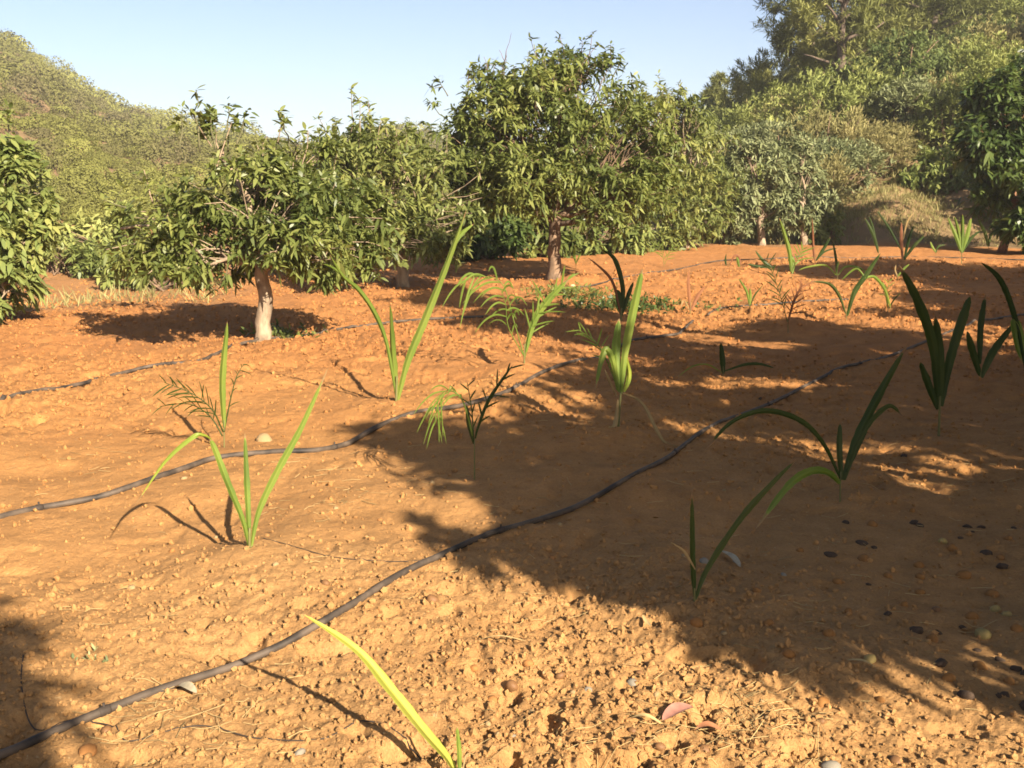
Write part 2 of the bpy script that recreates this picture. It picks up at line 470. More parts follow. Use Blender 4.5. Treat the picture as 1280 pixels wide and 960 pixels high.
def polar_sheet(name, radii, azs, hf, tf, close=True, mat=M_SOIL):
    R, A = np.meshgrid(radii, np.radians(azs), indexing='ij')
    X = R * np.sin(A); Y = R * np.cos(A)
    Z = hf(X, Y)
    nr, na = R.shape
    v = np.stack([X, Y, Z], -1).reshape(-1, 3)
    i = np.arange(nr - 1)[:, None] * na; j = np.arange(na if close else na - 1)[None, :]; j2 = (j + 1) % na
    f = np.stack([i + j, i + na + j, i + na + j2, i + j2], -1).reshape(-1, 4)
    mb = MB(); mb.add(v, f, tf(X, Y).ravel())
    return mb.build(name, mat)

def dry_mask(x, y):
    r = np.hypot(x, y); az = np.degrees(np.arctan2(x, y))
    e = np.interp(az, EDGE_A, EDGE_V)
    return smooth(-.6, .8, r - e + vn2(x * .7, y * .7, 31) * 2.2) * (1 - .55 * smooth(-9, -14, az) * smooth(42, 30, r) * (.6 + .8 * (vn2(x * .3, y * .3, 32) + .5)))

az_dense = np.concatenate([np.arange(-180, -36, 2.0), np.arange(-36, -29, .3), np.arange(-29, 29, .085), np.arange(29, 36, .3), np.arange(36, 180, 2.0)])
rad = np.concatenate([[0.01, .4, .8, 1.1, 1.4, 1.7], np.geomspace(1.9, 10, 430), np.geomspace(10.05, 36, 190)])
g = polar_sheet('ground', rad, az_dense, H, dry_mask)
tag(g, 'dug red earth field with clods and furrows', 'ground', kind='structure')
az_c = np.concatenate([np.arange(-180, -40, 4.0), np.arange(-40, 40, .25), np.arange(40, 180, 4.0)])
rad2 = np.concatenate([[35.5, 36.2], np.geomspace(37, 320, 130), np.geomspace(340, 1500, 10)])
def Hh(x, y):
    z = terrain(x, y); r = np.hypot(x, y)
    z = z - (r < 35.8) * .4
    return np.where(r > 330, np.minimum(z, -2 + 0 * z), z)
h = polar_sheet('hills', rad2, az_c, Hh, dry_mask)
tag(h, 'scrub covered hills round the valley', 'hills', kind='structure')

# ------------------------------------------------------------------ trees
def curve(p0, p1, sag=0, n=7, wob=.05, seed=0):
    r = np.random.default_rng(seed)
    t = np.linspace(0, 1, n)[:, None]
    p0 = np.asarray(p0, float); p1 = np.asarray(p1, float)
    L = np.linalg.norm(p1 - p0)
    q = p0 * (1 - t) + p1 * t
    o = r.normal(0, 1, (n, 3)).cumsum(0) * L * wob * .5
    o -= o[0]; o -= t * o[-1]
    q = q + o
    q[:, 2] += np.sin(t[:, 0] * math.pi) * sag * L
    return q

def lobe_px(px, py, rx, ry, Y, rd=None):
    c = at(px, py, Y); s = Y / F / CP
    return (c, np.array([rx * s, (rd if rd else rx) * s * .9, ry * s]))

def sample_lobes(lobes, n, shell=.45, gap=None, gap_s=1.2, seed=0, zmin=-99, clump=.17):
    """whorl centres and outward axes over the union of ellipsoids, thinned by noise so gaps stay"""
    rg = np.random.default_rng(seed)
    vol = np.array([np.prod(l[1]) ** (2 / 3) for l in lobes]); vol /= vol.sum()
    C = []; A = []; LI = []
    for k, (c, r) in enumerate(lobes):
        m = int(n * vol[k] * 1.7) + 4
        d = nrm(rg.normal(0, 1, (m, 3)))
        fr = 1 - shell * rg.random(m) ** 1.6
        fr *= 1 + vn3(d * 1.0 + k * 7.7, 2.3, seed % 97) * .5
        C.append(c + d * r * fr[:, None]); A.append(nrm(d / r)); LI.append(np.full(m, k))
    C = np.vstack(C); A = np.vstack(A); LI = np.concatenate(LI)
    keep = C[:, 2] > zmin
    if gap is not None:
        keep &= vn3(C, gap_s, 5 + seed % 31) > gap
    # drop most of what is deep inside another lobe
    for k, (c, r) in enumerate(lobes):
        q = np.linalg.norm((C - c) / r, axis=1)
        keep &= ~((LI != k) & (q < .55) & (rg.random(len(C)) < .8))
    idx = np.where(keep)[0]
    per = 9                                   # leaf rosettes grow in clumps round the ends of twigs
    anch = rg.choice(idx, max(6, min(len(idx), n // per)), False)
    pick = rg.choice(anch, n)
    sg = np.array([np.mean(lobes[k][1]) for k in LI[pick]])[:, None] * clump
    o = rg.normal(0, 1, (n, 3)) * sg * np.array([1, 1, .75])
    return C[pick] + o, nrm(A[pick] + o / np.maximum(sg, 1e-6) * .35), LI[pick]

def tree(name, label, cat, base, top, rb, lobes, nwh, leaf, Ls, nleaf=9, bark=M_BARK, group=None, droop=.5, ratio=.22, gap=-.16, gap_s=1.3,
         shell=.5, clump=.17, seed=1, sprigs=(), holes=(), zmin=None, up=.35, spread=(35, 100), bend=None, twig=.5, bare=(), crest=0):
    root = empty(name, base); tag(root, label, cat, group)
    tb = MB()
    base = np.asarray(base, float); top = np.asarray(top, float)
    if bend is not None:
        tp = np.vstack([base, *bend, top])
        tt = np.linspace(0, 1, len(tp)); t2 = np.linspace(0, 1, 12)
        tp = np.stack([np.interp(t2, tt, tp[:, i]) for i in range(3)], 1)
        for _ in range(2):
            tp[1:-1] = (tp[:-2] + 2 * tp[1:-1] + tp[2:]) / 4
    else:
        tp = curve(base - [0, 0, .08], top, 0, 12, .03, seed)
    fl = np.linspace(0, 1, len(tp))
    rr = rb * (np.exp(-fl * 12) * .22 + 1.0 - .22 * fl)
    tb.tube(tp, rr, 11)
    C, A, LI = sample_lobes(lobes, nwh, shell, gap, gap_s, seed, zmin if zmin is not None else -99, clump)
    if holes:
        S = C[:, :2] + SUNK[None] * C[:, 2:3]; ok = np.ones(len(C), bool)
        for (hx, hy, hw, hh_) in holes:
            ok &= ((S[:, 0] - hx) / hw) ** 2 + ((S[:, 1] - hy) / hh_) ** 2 > 1
        C, A, LI = C[ok], A[ok], LI[ok]
    rg = np.random.default_rng(seed + 3)
    for k, (c, r) in enumerate(lobes):
        st = tp[-1 - (k % 3)]
        inner = c - [0, 0, r[2] * .35]
        lim = curve(st, inner, .08, 8, .09, seed + k)
        tb.tube(lim, np.linspace(rb * .48, rb * .16, 8), 7)
        ids = np.where(LI == k)[0]
        if len(ids):
            pick = rg.choice(ids, max(1, int(len(ids) * twig * .3)), False)
            for q in pick:
                s = lim[rg.integers(3, 8)]
                L = np.linalg.norm(C[q] - s)
                tb.tube(curve(s, C[q], .06, 5, .08, int(q)), np.linspace(max(.006, rb * .10), .0035, 5), 4, cap=False)
    for (p0, p1) in bare:
        tb.tube(curve(p0, p1, 0, 6, .12, seed + 9), np.linspace(rb * .08 + .004, .003, 6), 4)
        for _ in range(4):
            q = p0 + (p1 - p0) * rg.uniform(.4, .9)
            tb.tube(curve(q, q + rg.normal(0, .12, 3) + [0, 0, .12], 0, 4, .1, seed), np.linspace(.006, .003, 4), 4)
    sC = []; sA = []; shoots = []
    for (p0, p1) in sprigs:
        tw = curve(p0, p1, 0, 6, .06, seed + int(abs(p1[0]) * 100))
        gb = MB(); shoots.append(gb); gb.tube(tw, np.linspace(.011, .004, 6), 5)
        sC += [tw[-1], tw[4]]; sA += [tw[-1] - tw[-2]] * 2
        for _ in range(1):
            q = tw[4] + rg.normal(0, Ls * .6, 3); gb.tube(np.array([tw[3], q]), [.006, .003], 4); sC.append(q); sA.append(q - tw[3])
    if crest:
        top_i = np.argsort(C[:, 2] + rg.normal(0, .15, len(C)))[-len(C) // 4:]
        for q in rg.choice(top_i, crest, False):
            hh = rg.uniform(.18, .48) * (Ls / .14); e = C[q] + np.array([rg.normal(0, .12), rg.normal(0, .12), hh])
            tb.tube(curve(C[q] - [0, 0, .1], e, 0, 4, .08, int(q)), np.linspace(.008, .004, 4), 4, cap=False)
            sC += [e, C[q] * .45 + e * .55]; sA += [np.array([0, 0, 1.0])] * 2
    tb.build('trunk', bark, root)
    for gb in shoots: gb.build('shoot', M_TWIG, root)
    A2 = nrm(A + np.array([0, 0, up]) + rg.normal(0, .25, A.shape))
    if len(sC):
        C = np.vstack([C, sC]); A2 = np.vstack([A2, nrm(np.array(sA))])
    tint = np.clip(.5 + vn3(C, .9 / max(.3, Ls * 4), 8) * .9 + rg.normal(0, .1, len(C)), 0, 1)
    cb = MB()
    whorls(cb, C, A2, nleaf, Ls, ratio, droop, spread, tint)
    cb.build('crown', leaf, root)
    return root

def px_lobes(Y, rows, dz=0):
    return [lobe_px(r[0], r[1], r[2], r[3], Y + (r[4] if len(r) > 4 else 0)) for r in rows]

# the mango at left
b = gnd(328, 432); Y = b[1]
tree('mango_tree', 'low spreading mango tree with short pale trunk beside the left shadow patch', 'tree', b, at(330, 322, Y), .080,
     px_lobes(Y, [(235, 290, 95, 58, .1), (330, 262, 95, 62, 0), (415, 280, 72, 62, .3), (300, 222, 85, 45, .4), (185, 290, 62, 48, .2), (345, 300, 62, 38, -.5), (400, 318, 55, 28, -.2), (262, 318, 60, 36, -.4), (370, 215, 60, 40, .7), (278, 172, 36, 30, .3), (150, 275, 34, 30, .2)]),
     2000, M_MANGO, .105, 8, seed=11, crest=16, gap=-.08, gap_s=1.8, ratio=.29, spread=(30, 105), droop=.3,
     sprigs=[(at(250, 190, Y), at(245, 112, Y)), (at(270, 190, Y), at(262, 138, Y)), (at(285, 190, Y + .2), at(285, 130, Y + .2)), (at(295, 185, Y), at(308, 140, Y)),
             (at(365, 190, Y + .3), at(349, 140, Y + .3)), (at(160, 260, Y), at(130, 250, Y)), (at(225, 190, Y), at(228, 135, Y)), (at(290, 325, Y - .5), at(275, 352, Y - .5)), (at(410, 330, Y - .3), at(418, 352, Y - .3))])
# mango behind it
b = gnd(503, 362); Y = b[1]
tree('mango_tree', 'broad yellowish mango tree behind the low one, reaching the tall tree', 'tree', b, at(500, 268, Y), .095,
     px_lobes(Y, [(470, 235, 85, 66, 0), (540, 250, 62, 62, .3), (425, 205, 62, 42, .4), (485, 190, 58, 34, .6), (555, 285, 45, 34, -.2), (450, 300, 62, 32, -.7), (400, 245, 62, 55, .6), (520, 205, 50, 38, .8), (505, 300, 50, 28, -.6)]),
     2000, M_MANGO_Y, .125, 8, seed=12, crest=26, gap=-.08, gap_s=1.5, ratio=.29, spread=(30, 105), droop=.3,
     sprigs=[(at(425, 185, Y), at(420, 150, Y)), (at(465, 175, Y), at(464, 142, Y)), (at(405, 190, Y), at(396, 160, Y)), (at(480, 180, Y), at(478, 150, Y)), (at(445, 180, Y), at(440, 160, Y)), (at(500, 175, Y), at(512, 150, Y))])
# the tall central mango
b = gnd(692, 354); Y = b[1]
tree('mango_tree', 'tallest mango tree with dark trunk and rounded crown against the sky', 'tree', b, at(694, 262, Y), .115,
     px_lobes(Y, [(700, 185, 95, 72, 0), (622, 182, 70, 56, 0), (775, 188, 70, 62, .2), (690, 122, 74, 44, .3), (742, 118, 56, 42, .3), (604, 140, 46, 36, .2), (715, 90, 42, 26, .3), (655, 222, 70, 36, -.4), (785, 240, 60, 44, -.3), (758, 275, 38, 24, -.6),
                  (800, 210, 50, 55, .4), (640, 110, 50, 34, .2), (575, 165, 36, 32, .1), (556, 150, 34, 32, .1), (560, 200, 34, 30, .0), (690, 95, 50, 26, .2)]),
     3700, M_MANGO, .125, 8, bark=M_BARK_D, seed=13, crest=40, gap=-.05, gap_s=1.3, ratio=.29, spread=(30, 105), droop=.3,
     sprigs=[(at(682, 95, Y), at(680, 58, Y)), (at(705, 95, Y), at(706, 66, Y)), (at(752, 95, Y), at(756, 64, Y)), (at(765, 98, Y), at(775, 78, Y)), (at(725, 90, Y), at(722, 72, Y)), (at(660, 95, Y), at(662, 66, Y)),
             (at(560, 150, Y), at(535, 125, Y)), (at(560, 120, Y), at(548, 100, Y)), (at(595, 110, Y), at(588, 84, Y)), (at(545, 160, Y), at(530, 155, Y)), (at(790, 120, Y), at(800, 100, Y)), (at(740, 285, Y - .7), at(742, 304, Y - .7)), (at(765, 285, Y - .7), at(770, 302, Y - .7))],
     bare=[(at(630, 105, Y), at(632, 66, Y)), (at(618, 105, Y), at(606, 78, Y))])
# right of it
b = gnd(858, 309); Y = b[1]
tree('mango_tree', 'yellow green mango tree touching the right side of the tallest tree', 'tree', b, at(858, 275, Y), .15,
     px_lobes(Y, [(838, 185, 62, 62, 0), (872, 238, 46, 50, 0), (835, 262, 45, 44, -.8), (812, 150, 46, 34, .4), (880, 270, 32, 26, -.4), (870, 195, 40, 45, .5), (820, 305, 34, 22, -1.6), (848, 150, 34, 34, .5)]),
     1900, M_MANGO_Y, .17, 8, seed=14, crest=16, gap=-.15, gap_s=1.0, ratio=.29, spread=(30, 105), droop=.3)
# left edge
b = gnd(-25, 402); Y = b[1]
tree('mango_tree', 'leafy tree cut off by the left edge, leaves almost to the ground', 'tree', b, at(-25, 330, Y), .12,
     px_lobes(Y, [(10, 225, 46, 46, 0), (22, 290, 40, 52, -.2), (5, 350, 36, 46, -.3), (-40, 260, 80, 90, 0), (-60, 340, 80, 56, 0), (-10, 180, 40, 36, .2), (30, 330, 24, 40, -.2)]),
     1250, M_CITRUS, .115, 9, seed=15, gap=-.17, gap_s=1.7, ratio=.40, droop=.35,
     sprigs=[(at(15, 190, Y), at(8, 135, Y)), (at(25, 250, Y), at(62, 238, Y)), (at(30, 250, Y), at(55, 215, Y))])

# bushes at the field's far edge
def bush(name, label, base, rows, n, leaf, Ls, seed, group=None, nleaf=8, ratio=.34, droop=.3, gap=-.2):
    root = empty(name, base); tag(root, label, 'bush', group)
    lb = [lobe_px(*r[:4], base[1] + (r[4] if len(r) > 4 else 0)) for r in rows]
    C, A, LI = sample_lobes(lb, n, .6, gap, 1.3, seed, float(base[2]) + .02)
    sb = MB(); rg = np.random.default_rng(seed)
    for q in rg.choice(len(C), min(len(C), 26), False):
        st = base + np.array([rg.normal(0, .12), rg.normal(0, .12), -.03])
        sb.tube(curve(st, C[q], .08, 6, .06, int(q)), np.linspace(.022, .005, 6), 5)
    sb.build('stem', M_BARK_D, root)
    tint = np.clip(.5 + vn3(C, 1.2, 8) * .9, 0, 1)
    cb = MB(); whorls(cb, C, A + np.array([0, 0, .4]), nleaf, Ls, ratio, droop, (25, 100), tint)
    cb.build('foliage', leaf, root)
    return root

bush('bush', 'bright low bush behind the low mango, left of its pale trunk', gnd(200, 362), [(180, 335, 40, 26), (220, 338, 40, 26), (245, 330, 30, 28), (150, 330, 26, 24)], 330, M_CITRUS, .15, 31)
bush('bush', 'dark glossy bush behind the field, left of the tall tree trunk', gnd(610, 324), [(600, 295, 36, 26), (628, 290, 34, 30), (575, 300, 26, 22)], 420, M_MANGO_D, .19, 32)
bush('bush', 'glossy green bush directly behind the tall tree trunk', gnd(668, 321), [(660, 290, 32, 30), (690, 296, 30, 24), (675, 270, 30, 24)], 380, M_MANGO, .19, 33)
bush('bush', 'low green bush between the tall tree trunk and its right neighbour', gnd(735, 319), [(725, 302, 28, 18), (755, 300, 26, 18), (785, 298, 28, 20)], 300, M_CITRUS, .18, 34)
bush('bush', 'rounded bush between the yellowish mango and dark glossy bush', gnd(565, 327), [(556, 290, 32, 34), (585, 270, 30, 34), (625, 255, 40, 28, 1.2)], 420, M_MANGO_Y, .19, 35)
bush('bush', 'dry looking bush at the foot of the grey green trees', gnd(905, 305), [(900, 280, 26, 24), (925, 285, 22, 18)], 260, M_OLIVE, .17, 36)
bush('bush', 'small leafy bush left of the bare brown bank', gnd(1040, 306), [(1035, 280, 18, 24), (1020, 288, 18, 16)], 260, M_CITRUS, .16, 37)

bush('bush', 'low sunlit bush on the bare slope beyond the left edge tree', gnd(105, 345), [(100, 325, 34, 20), (75, 330, 24, 16)], 260, M_CITRUS, .14, 38)
bush('bush', 'yellowish bush on the far slope, top of the bare patch at left', gnd(120, 318), [(115, 290, 40, 22), (150, 285, 36, 24), (80, 296, 30, 16)], 320, M_SHRUB_Y, .2, 39)
bush('bush', 'small dry bush on the bare bank seen between edge tree and low mango', gnd(70, 338), [(66, 322, 22, 16), (90, 318, 18, 12)], 200, M_SHRUB_B, .13, 40)
# grey green trees, light tree, dark tree on the right
b = gnd(952, 307); Y = b[1]
tree('olive_tree', 'grey green small leaved tree with pale foot, left of pair', 'tree', b, at(952, 270, Y), .11,
     px_lobes(Y, [(940, 225, 34, 46), (966, 215, 34, 46), (925, 258, 28, 32), (958, 262, 36, 28), (945, 190, 30, 30)]), 900, M_OLIVE, .17, 8, seed=16, gap=-.16, ratio=.26, droop=.25, shell=.6)
b = gnd(1006, 306); Y = b[1]
tree('olive_tree', 'grey green small leaved tree, right of pair, beside the brown bank', 'tree', b, at(1006, 270, Y), .10,
     px_lobes(Y, [(1000, 225, 34, 44), (1022, 245, 24, 34), (990, 262, 30, 28), (1004, 195, 26, 26)]), 750, M_OLIVE, .16, 8, seed=17, gap=-.16, ratio=.26, droop=.25, shell=.6)
b = hill_at(1154, 37.0); Y = b[1]
tree('young_tree', 'light green round tree with thin pale trunk right of the brown bank', 'tree', b, at(1155, 270, Y), .075,
     px_lobes(Y, [(1150, 225, 36, 40), (1185, 225, 36, 46), (1170, 262, 44, 26), (1205, 255, 30, 34), (1175, 195, 32, 30)]), 950, M_CITRUS, .18, 8, seed=18, gap=-.15, ratio=.36, droop=.35)
b = gnd(1252, 316); Y = b[1]
tree('dark_tree', 'dark green tree with curved reddish trunk at the right edge', 'tree', b, at(1262, 215, Y), .10,
     px_lobes(Y, [(1262, 150, 46, 48, 0), (1300, 220, 66, 66, 0), (1240, 175, 34, 40, -.4), (1330, 150, 80, 76, 0), (1235, 235, 24, 30, .3), (1285, 285, 46, 20, -.4), (1250, 120, 34, 26, 0), (1300, 120, 40, 34, 0)]),
     2100, M_MANGO_D, .21, 9, bark=M_BARK_R, seed=19, gap=-.13, gap_s=.9, ratio=.34, droop=.3, bend=[at(1262, 285, Y), at(1270, 255, Y)])

# ---- trees standing right of and behind the camera; their crowns throw the big shadow over the young palms
def shade_lobe(sx, sy, z, r, rz=None):
    return (np.array([sx - SUNK[0] * z, sy - SUNK[1] * z, z]), np.array([r, r * .95, rz or r * .62]))

def shade_tree(label, bx, by, lobes, n, seed, rb=.2, Ls=.22, gap=-.25):
    b = np.array([bx, by, float(H(bx, by))])
    zt = min(l[0][2] - l[1][2] for l in lobes) + .2
    return tree('mango_tree', label, 'tree', b, b + np.array([.1, .1, max(.9, zt)]), rb, lobes, n, M_MANGO, Ls, 10, seed=seed, gap=gap, gap_s=2.0, shell=.8, ratio=.27, clump=.27, holes=HOLES,
                group='mango trees beside the camera')
# sun patches: openings in the crowns
HOLES = []
for (px, py, w_, h_) in [(1010, 558, 62, 13), (1120, 598, 66, 14), (1180, 585, 30, 10), (1075, 655, 34, 12), (935, 655, 22, 8), (1118, 748, 40, 16), (1150, 782, 34, 12), (1215, 792, 26, 10), (905, 478, 60, 8), (850, 530, 40, 10),
                         (600, 640, 46, 12), (545, 612, 40, 12), (890, 612, 34, 8), (1243, 762, 20, 10), (1010, 482, 54, 7), (1110, 440, 50, 6), (740, 590, 40, 6), (1180, 640, 40, 8), (690, 500, 40, 7), (1000, 700, 20, 7), (960, 430, 60, 5), (1230, 620, 30, 8), (820, 480, 30, 6)]:
    g_ = gnd(px, py); Y_ = g_[1]
    HOLES.append((g_[0], g_[1], w_ * Y_ / F + .10, h_ * Y_ * Y_ / (F * CAMH) + .12))

SH1 = [shade_lobe(0.55, 5.7, 2.7, .85), shade_lobe(1.2, 6.4, 3.0, .95), shade_lobe(1.5, 5.35, 2.5, .55), shade_lobe(3.9, 6.9, 2.8, 1.25), shade_lobe(2.5, 7.2, 2.8, .65), shade_lobe(1.5, 4.75, 2.2, .75), shade_lobe(2.6, 4.6, 2.1, .9), shade_lobe(4.2, 5.0, 2.2, 1.2), shade_lobe(-.35, 6.2, 3.0, .45), shade_lobe(1.2, 4.0, 2.0, .55), shade_lobe(1.75, 3.75, 2.0, .5), shade_lobe(2.3, 3.6, 2.0, .65), shade_lobe(3.3, 3.3, 2.1, 1.0), shade_lobe(.12, 4.95, 2.6, .5), shade_lobe(.7, 4.45, 2.4, .55), shade_lobe(1.0, 3.75, 2.1, .33), shade_lobe(.18, 4.5, 2.5, .36), shade_lobe(-.12, 4.75, 2.7, .36), shade_lobe(.6, 4.0, 2.3, .34), shade_lobe(1.75, 3.25, 2.0, .4), shade_lobe(1.35, 3.4, 2.1, .3), shade_lobe(2.3, 3.0, 2.0, .55)]
shade_tree('big mango tree standing right of the camera', 5.2, 2.0, SH1, 3700, 41, gap=-.10)
SH2 = [shade_lobe(1.9, 8.8, 3.0, 1.0), shade_lobe(3.3, 9.2, 3.0, 1.25), shade_lobe(5.2, 8.6, 2.8, 1.4), shade_lobe(6.8, 10.0, 2.8, 1.2), shade_lobe(0.9, 8.2, 3.1, .7), shade_lobe(3.4, 10.9, 3.3, .8), shade_lobe(.0, 12.4, 4.3, .75, .45), shade_lobe(-.8, 14.6, 4.6, .8, .45), shade_lobe(1.1, 11.2, 4.0, .6, .4), shade_lobe(-1.6, 16.6, 4.9, .7, .4), shade_lobe(.8, 13.4, 4.5, .6, .4)]
shade_tree('mango tree standing at the right beyond the frame', 6.6, 5.0, SH2, 2700, 42, gap=-.13)
SH3 = [shade_lobe(6.6, 13.8, 3.3, 1.0, .4), shade_lobe(8.6, 13.9, 3.3, 1.1, .45), shade_lobe(5.2, 12.6, 3.2, .6, .35), shade_lobe(6.8, 12.0, 3.2, 1.0, .45), shade_lobe(8.4, 12.2, 3.2, 1.0, .45), shade_lobe(7.6, 16.0, 3.5, .8, .35), shade_lobe(6.3, 15.0, 3.5, .7, .35), shade_lobe(9.0, 17.2, 3.7, 1.0, .4), shade_lobe(7.2, 17.6, 3.8, .7, .35), shade_lobe(6.3, 10.9, 3.2, .8, .4)]
shade_tree('mango tree farther along the right side beyond the frame', 10.8, 8.6, SH3, 3400, 43, .14)
SH4 = [shade_lobe(5.6, 19.6, 4.0, .9, .5), shade_lobe(8.0, 19.4, 4.2, 1.4, .6), shade_lobe(10.4, 19.4, 4.2, 1.3, .6)]
shade_tree('tall mango tree on the right at the end of the row beyond the frame', 12.6, 12.8, SH4, 2000, 44, .16)
SH5 = [shade_lobe(-1.95, 3.5, 3.4, .34, .26), shade_lobe(-1.62, 3.05, 3.4, .3, .24), shade_lobe(-3.5, 2.9, 3.3, .5, .35), shade_lobe(-4.2, 2.4, 3.3, .7, .45), shade_lobe(-3.6, 1.4, 3.4, .7, .5)]
shade_tree('mango tree standing behind the camera', -1.5, -2.4, SH5, 420, 45, .15, gap=-.12)

# ------------------------------------------------------------------ right hillside: pines and shrubs
def pine(label, px, r, hgt, wid, seed, n=900, lean=0):
    b = hill_at(px, r)
    rg = np.random.default_rng(seed)
    root = empty('pine_tree', b); tag(root, label, 'tree', 'pines on the right hillside')
    tb = MB(); top = b + np.array([lean, 0, hgt])
    tp = curve(b - [0, 0, .3], top, 0, 10, .04, seed)
    tb.tube(tp, np.linspace(.24, .04, 10), 8)
    lobes = []
    nl = 26
    for k in range(nl):
        f = .22 + .78 * (k + rg.random()) / nl
        ang = k * 2.4 + rg.random()
        rad = wid * (.95 - .75 * max(0, f - .55) / .45) * rg.uniform(.45, 1.0)
        p = b + (top - b) * f + np.array([math.cos(ang) * rad, math.sin(ang) * rad, rg.uniform(0, .5)])
        s = wid * rg.uniform(.30, .50)
        lobes.append((p, np.array([s * 1.25, s * 1.25, s * .72])))
        st = tp[min(9, int(f * 9))] - [0, 0, .3]
        tb.tube(curve(st, p - [0, 0, s * .3], .05, 6, .08, seed + k), np.linspace(.08, .025, 6), 5)
    tb.build('trunk', M_BARK_P, root)
    C, A, LI = sample_lobes(lobes, int(n * 1.7), .55, -.2, .9, seed)
    tint = np.clip(.5 + vn3(C, .6, 4) * .8 + rg.normal(0, .1, nl)[LI], 0, 1)
    cb = MB(); whorls(cb, C, A + np.array([0, 0, .7]), 11, .30, .13, .08, (15, 85), tint)
    cb.build('crown', M_PINE, root)

pine('tall pine with gaps of sky, leftmost of the hilltop group', 1010, 52, 9.2, 2.3, 51, 1500)
pine('tall dense pine right of the gappy one on the skyline', 1075, 56, 10.0, 2.6, 52, 1600)
pine('broad pine above the middle of the right slope', 1150, 58, 8.4, 2.7, 53, 1500)
pine('dark pine near the upper right corner', 1215, 66, 7.0, 2.6, 54, 1200)
pine('pine cut off by the upper right corner', 1275, 70, 7.0, 2.8, 55, 1200)
pine('small rounded pine on the skyline at the foot of the tall pines', 945, 62, 4.6, 1.9, 56, 900)
pine('short dark pine at the low left end of the skyline', 893, 72, 4.2, 1.2, 57, 600)
pine('pine leaning over the slope below the tall dense one', 1045, 47, 6.6, 2.0, 58, 1100, -.4)
pine('pine behind the broad one with its top out of frame', 1110, 68, 9.6, 2.6, 59, 1200)

def shrub_proto(kind, mat, seed, size, n, Ls, ratio, spread):
    rg = np.random.default_rng(seed)
    lobes = [(np.array([0, 0, size * .45]), np.array([size * .55, size * .55, size * .5]))]
    for k in range(6):
        a = rg.uniform(0, 6.28); rd = size * rg.uniform(.25, .5)
        lobes.append((np.array([math.cos(a) * rd, math.sin(a) * rd, size * rg.uniform(.25, .75)]), np.full(3, size * rg.uniform(.22, .36))))
    C, A, LI = sample_lobes(lobes, n, .55, -.18, 1.1, seed, .02)
    tint = np.clip(.5 + vn3(C, 1.0, 4) * .8 + rg.normal(0, .1, 7)[LI], 0, 1)
    root = empty('shrub', (0, 0, 0))
    sb = MB()
    for q in rg.choice(len(C), 16, False):
        sb.tube(curve(np.array([rg.normal(0, .1), rg.normal(0, .1), -.15]), C[q], .05, 5, .07, int(q)), np.linspace(.04, .008, 5), 5)
    sb.build('stem', M_BARK_D, root)
    cb = MB(); whorls(cb, C, A + np.array([0, 0, .6]), 9, Ls, ratio, .1, spread, tint)
    cb.build('foliage', mat, root)
    return root

def copy_tree(o, parent=None):
    c = o.copy(); COL.objects.link(c)
    if parent is not None: c.parent = parent
    for ch in o.children: copy_tree(ch, c)
    return c

kinds = [('yellow', M_SHRUB_Y, 61, 2.2, 1100, .13, .24, (10, 80), 'fluffy yellow green shrub among its kind on the right slope', 'yellow green shrubs on the right slope'),
         ('brown', M_SHRUB_B, 62, 1.9, 1000, .14, .17, (10, 70), 'dry brownish shrub among its kind on the right slope', 'dry brown shrubs on the right slope'),
         ('dark', M_SHRUB_D, 63, 2.3, 1100, .12, .34, (20, 100), 'dark green rounded shrub among its kind on the right slope', 'dark green shrubs on the right slope'),
         ('grey', M_OLIVE, 64, 2.0, 1000, .13, .22, (10, 80), 'pale grey green shrub among its kind on the right slope', 'grey green shrubs on the right slope')]
protos = []
for k in kinds:
    o = shrub_proto(*k[:8]); tag(o, k[8], 'shrub', k[9]); protos.append([o, False])
rg = np.random.default_rng(77)
pts = []
tries = 0
while len(pts) < 190 and tries < 9000:
    tries += 1
    px = rg.uniform(850, 1400); r = 33.0 + 46 * rg.random() ** 1.25
    if px < 900 and r < 42: continue
    if 1035 < px < 1135 and r < 37.0: continue
    if 1095 < px < 1300 and r < 39.0: continue
    p = hill_at(px, r)
    md = .9 + .012 * r
    if any((p[0] - q[0]) ** 2 + (p[1] - q[1]) ** 2 < md * md * 1.25 for q in pts): continue
    pts.append(p)
for p in pts:
    k = int(rg.choice(4, p=[.36, .24, .22, .18]))
    src = protos[k]
    if not src[1]: o = src[0]; src[1] = True
    else: o = copy_tree(src[0])
    s = rg.uniform(.65, 1.45)
    o.location = p - np.array([0, 0, .1]); o.rotation_euler = (0, 0, rg.uniform(0, 6.28)); o.scale = (s, s, s * rg.uniform(.8, 1.15))

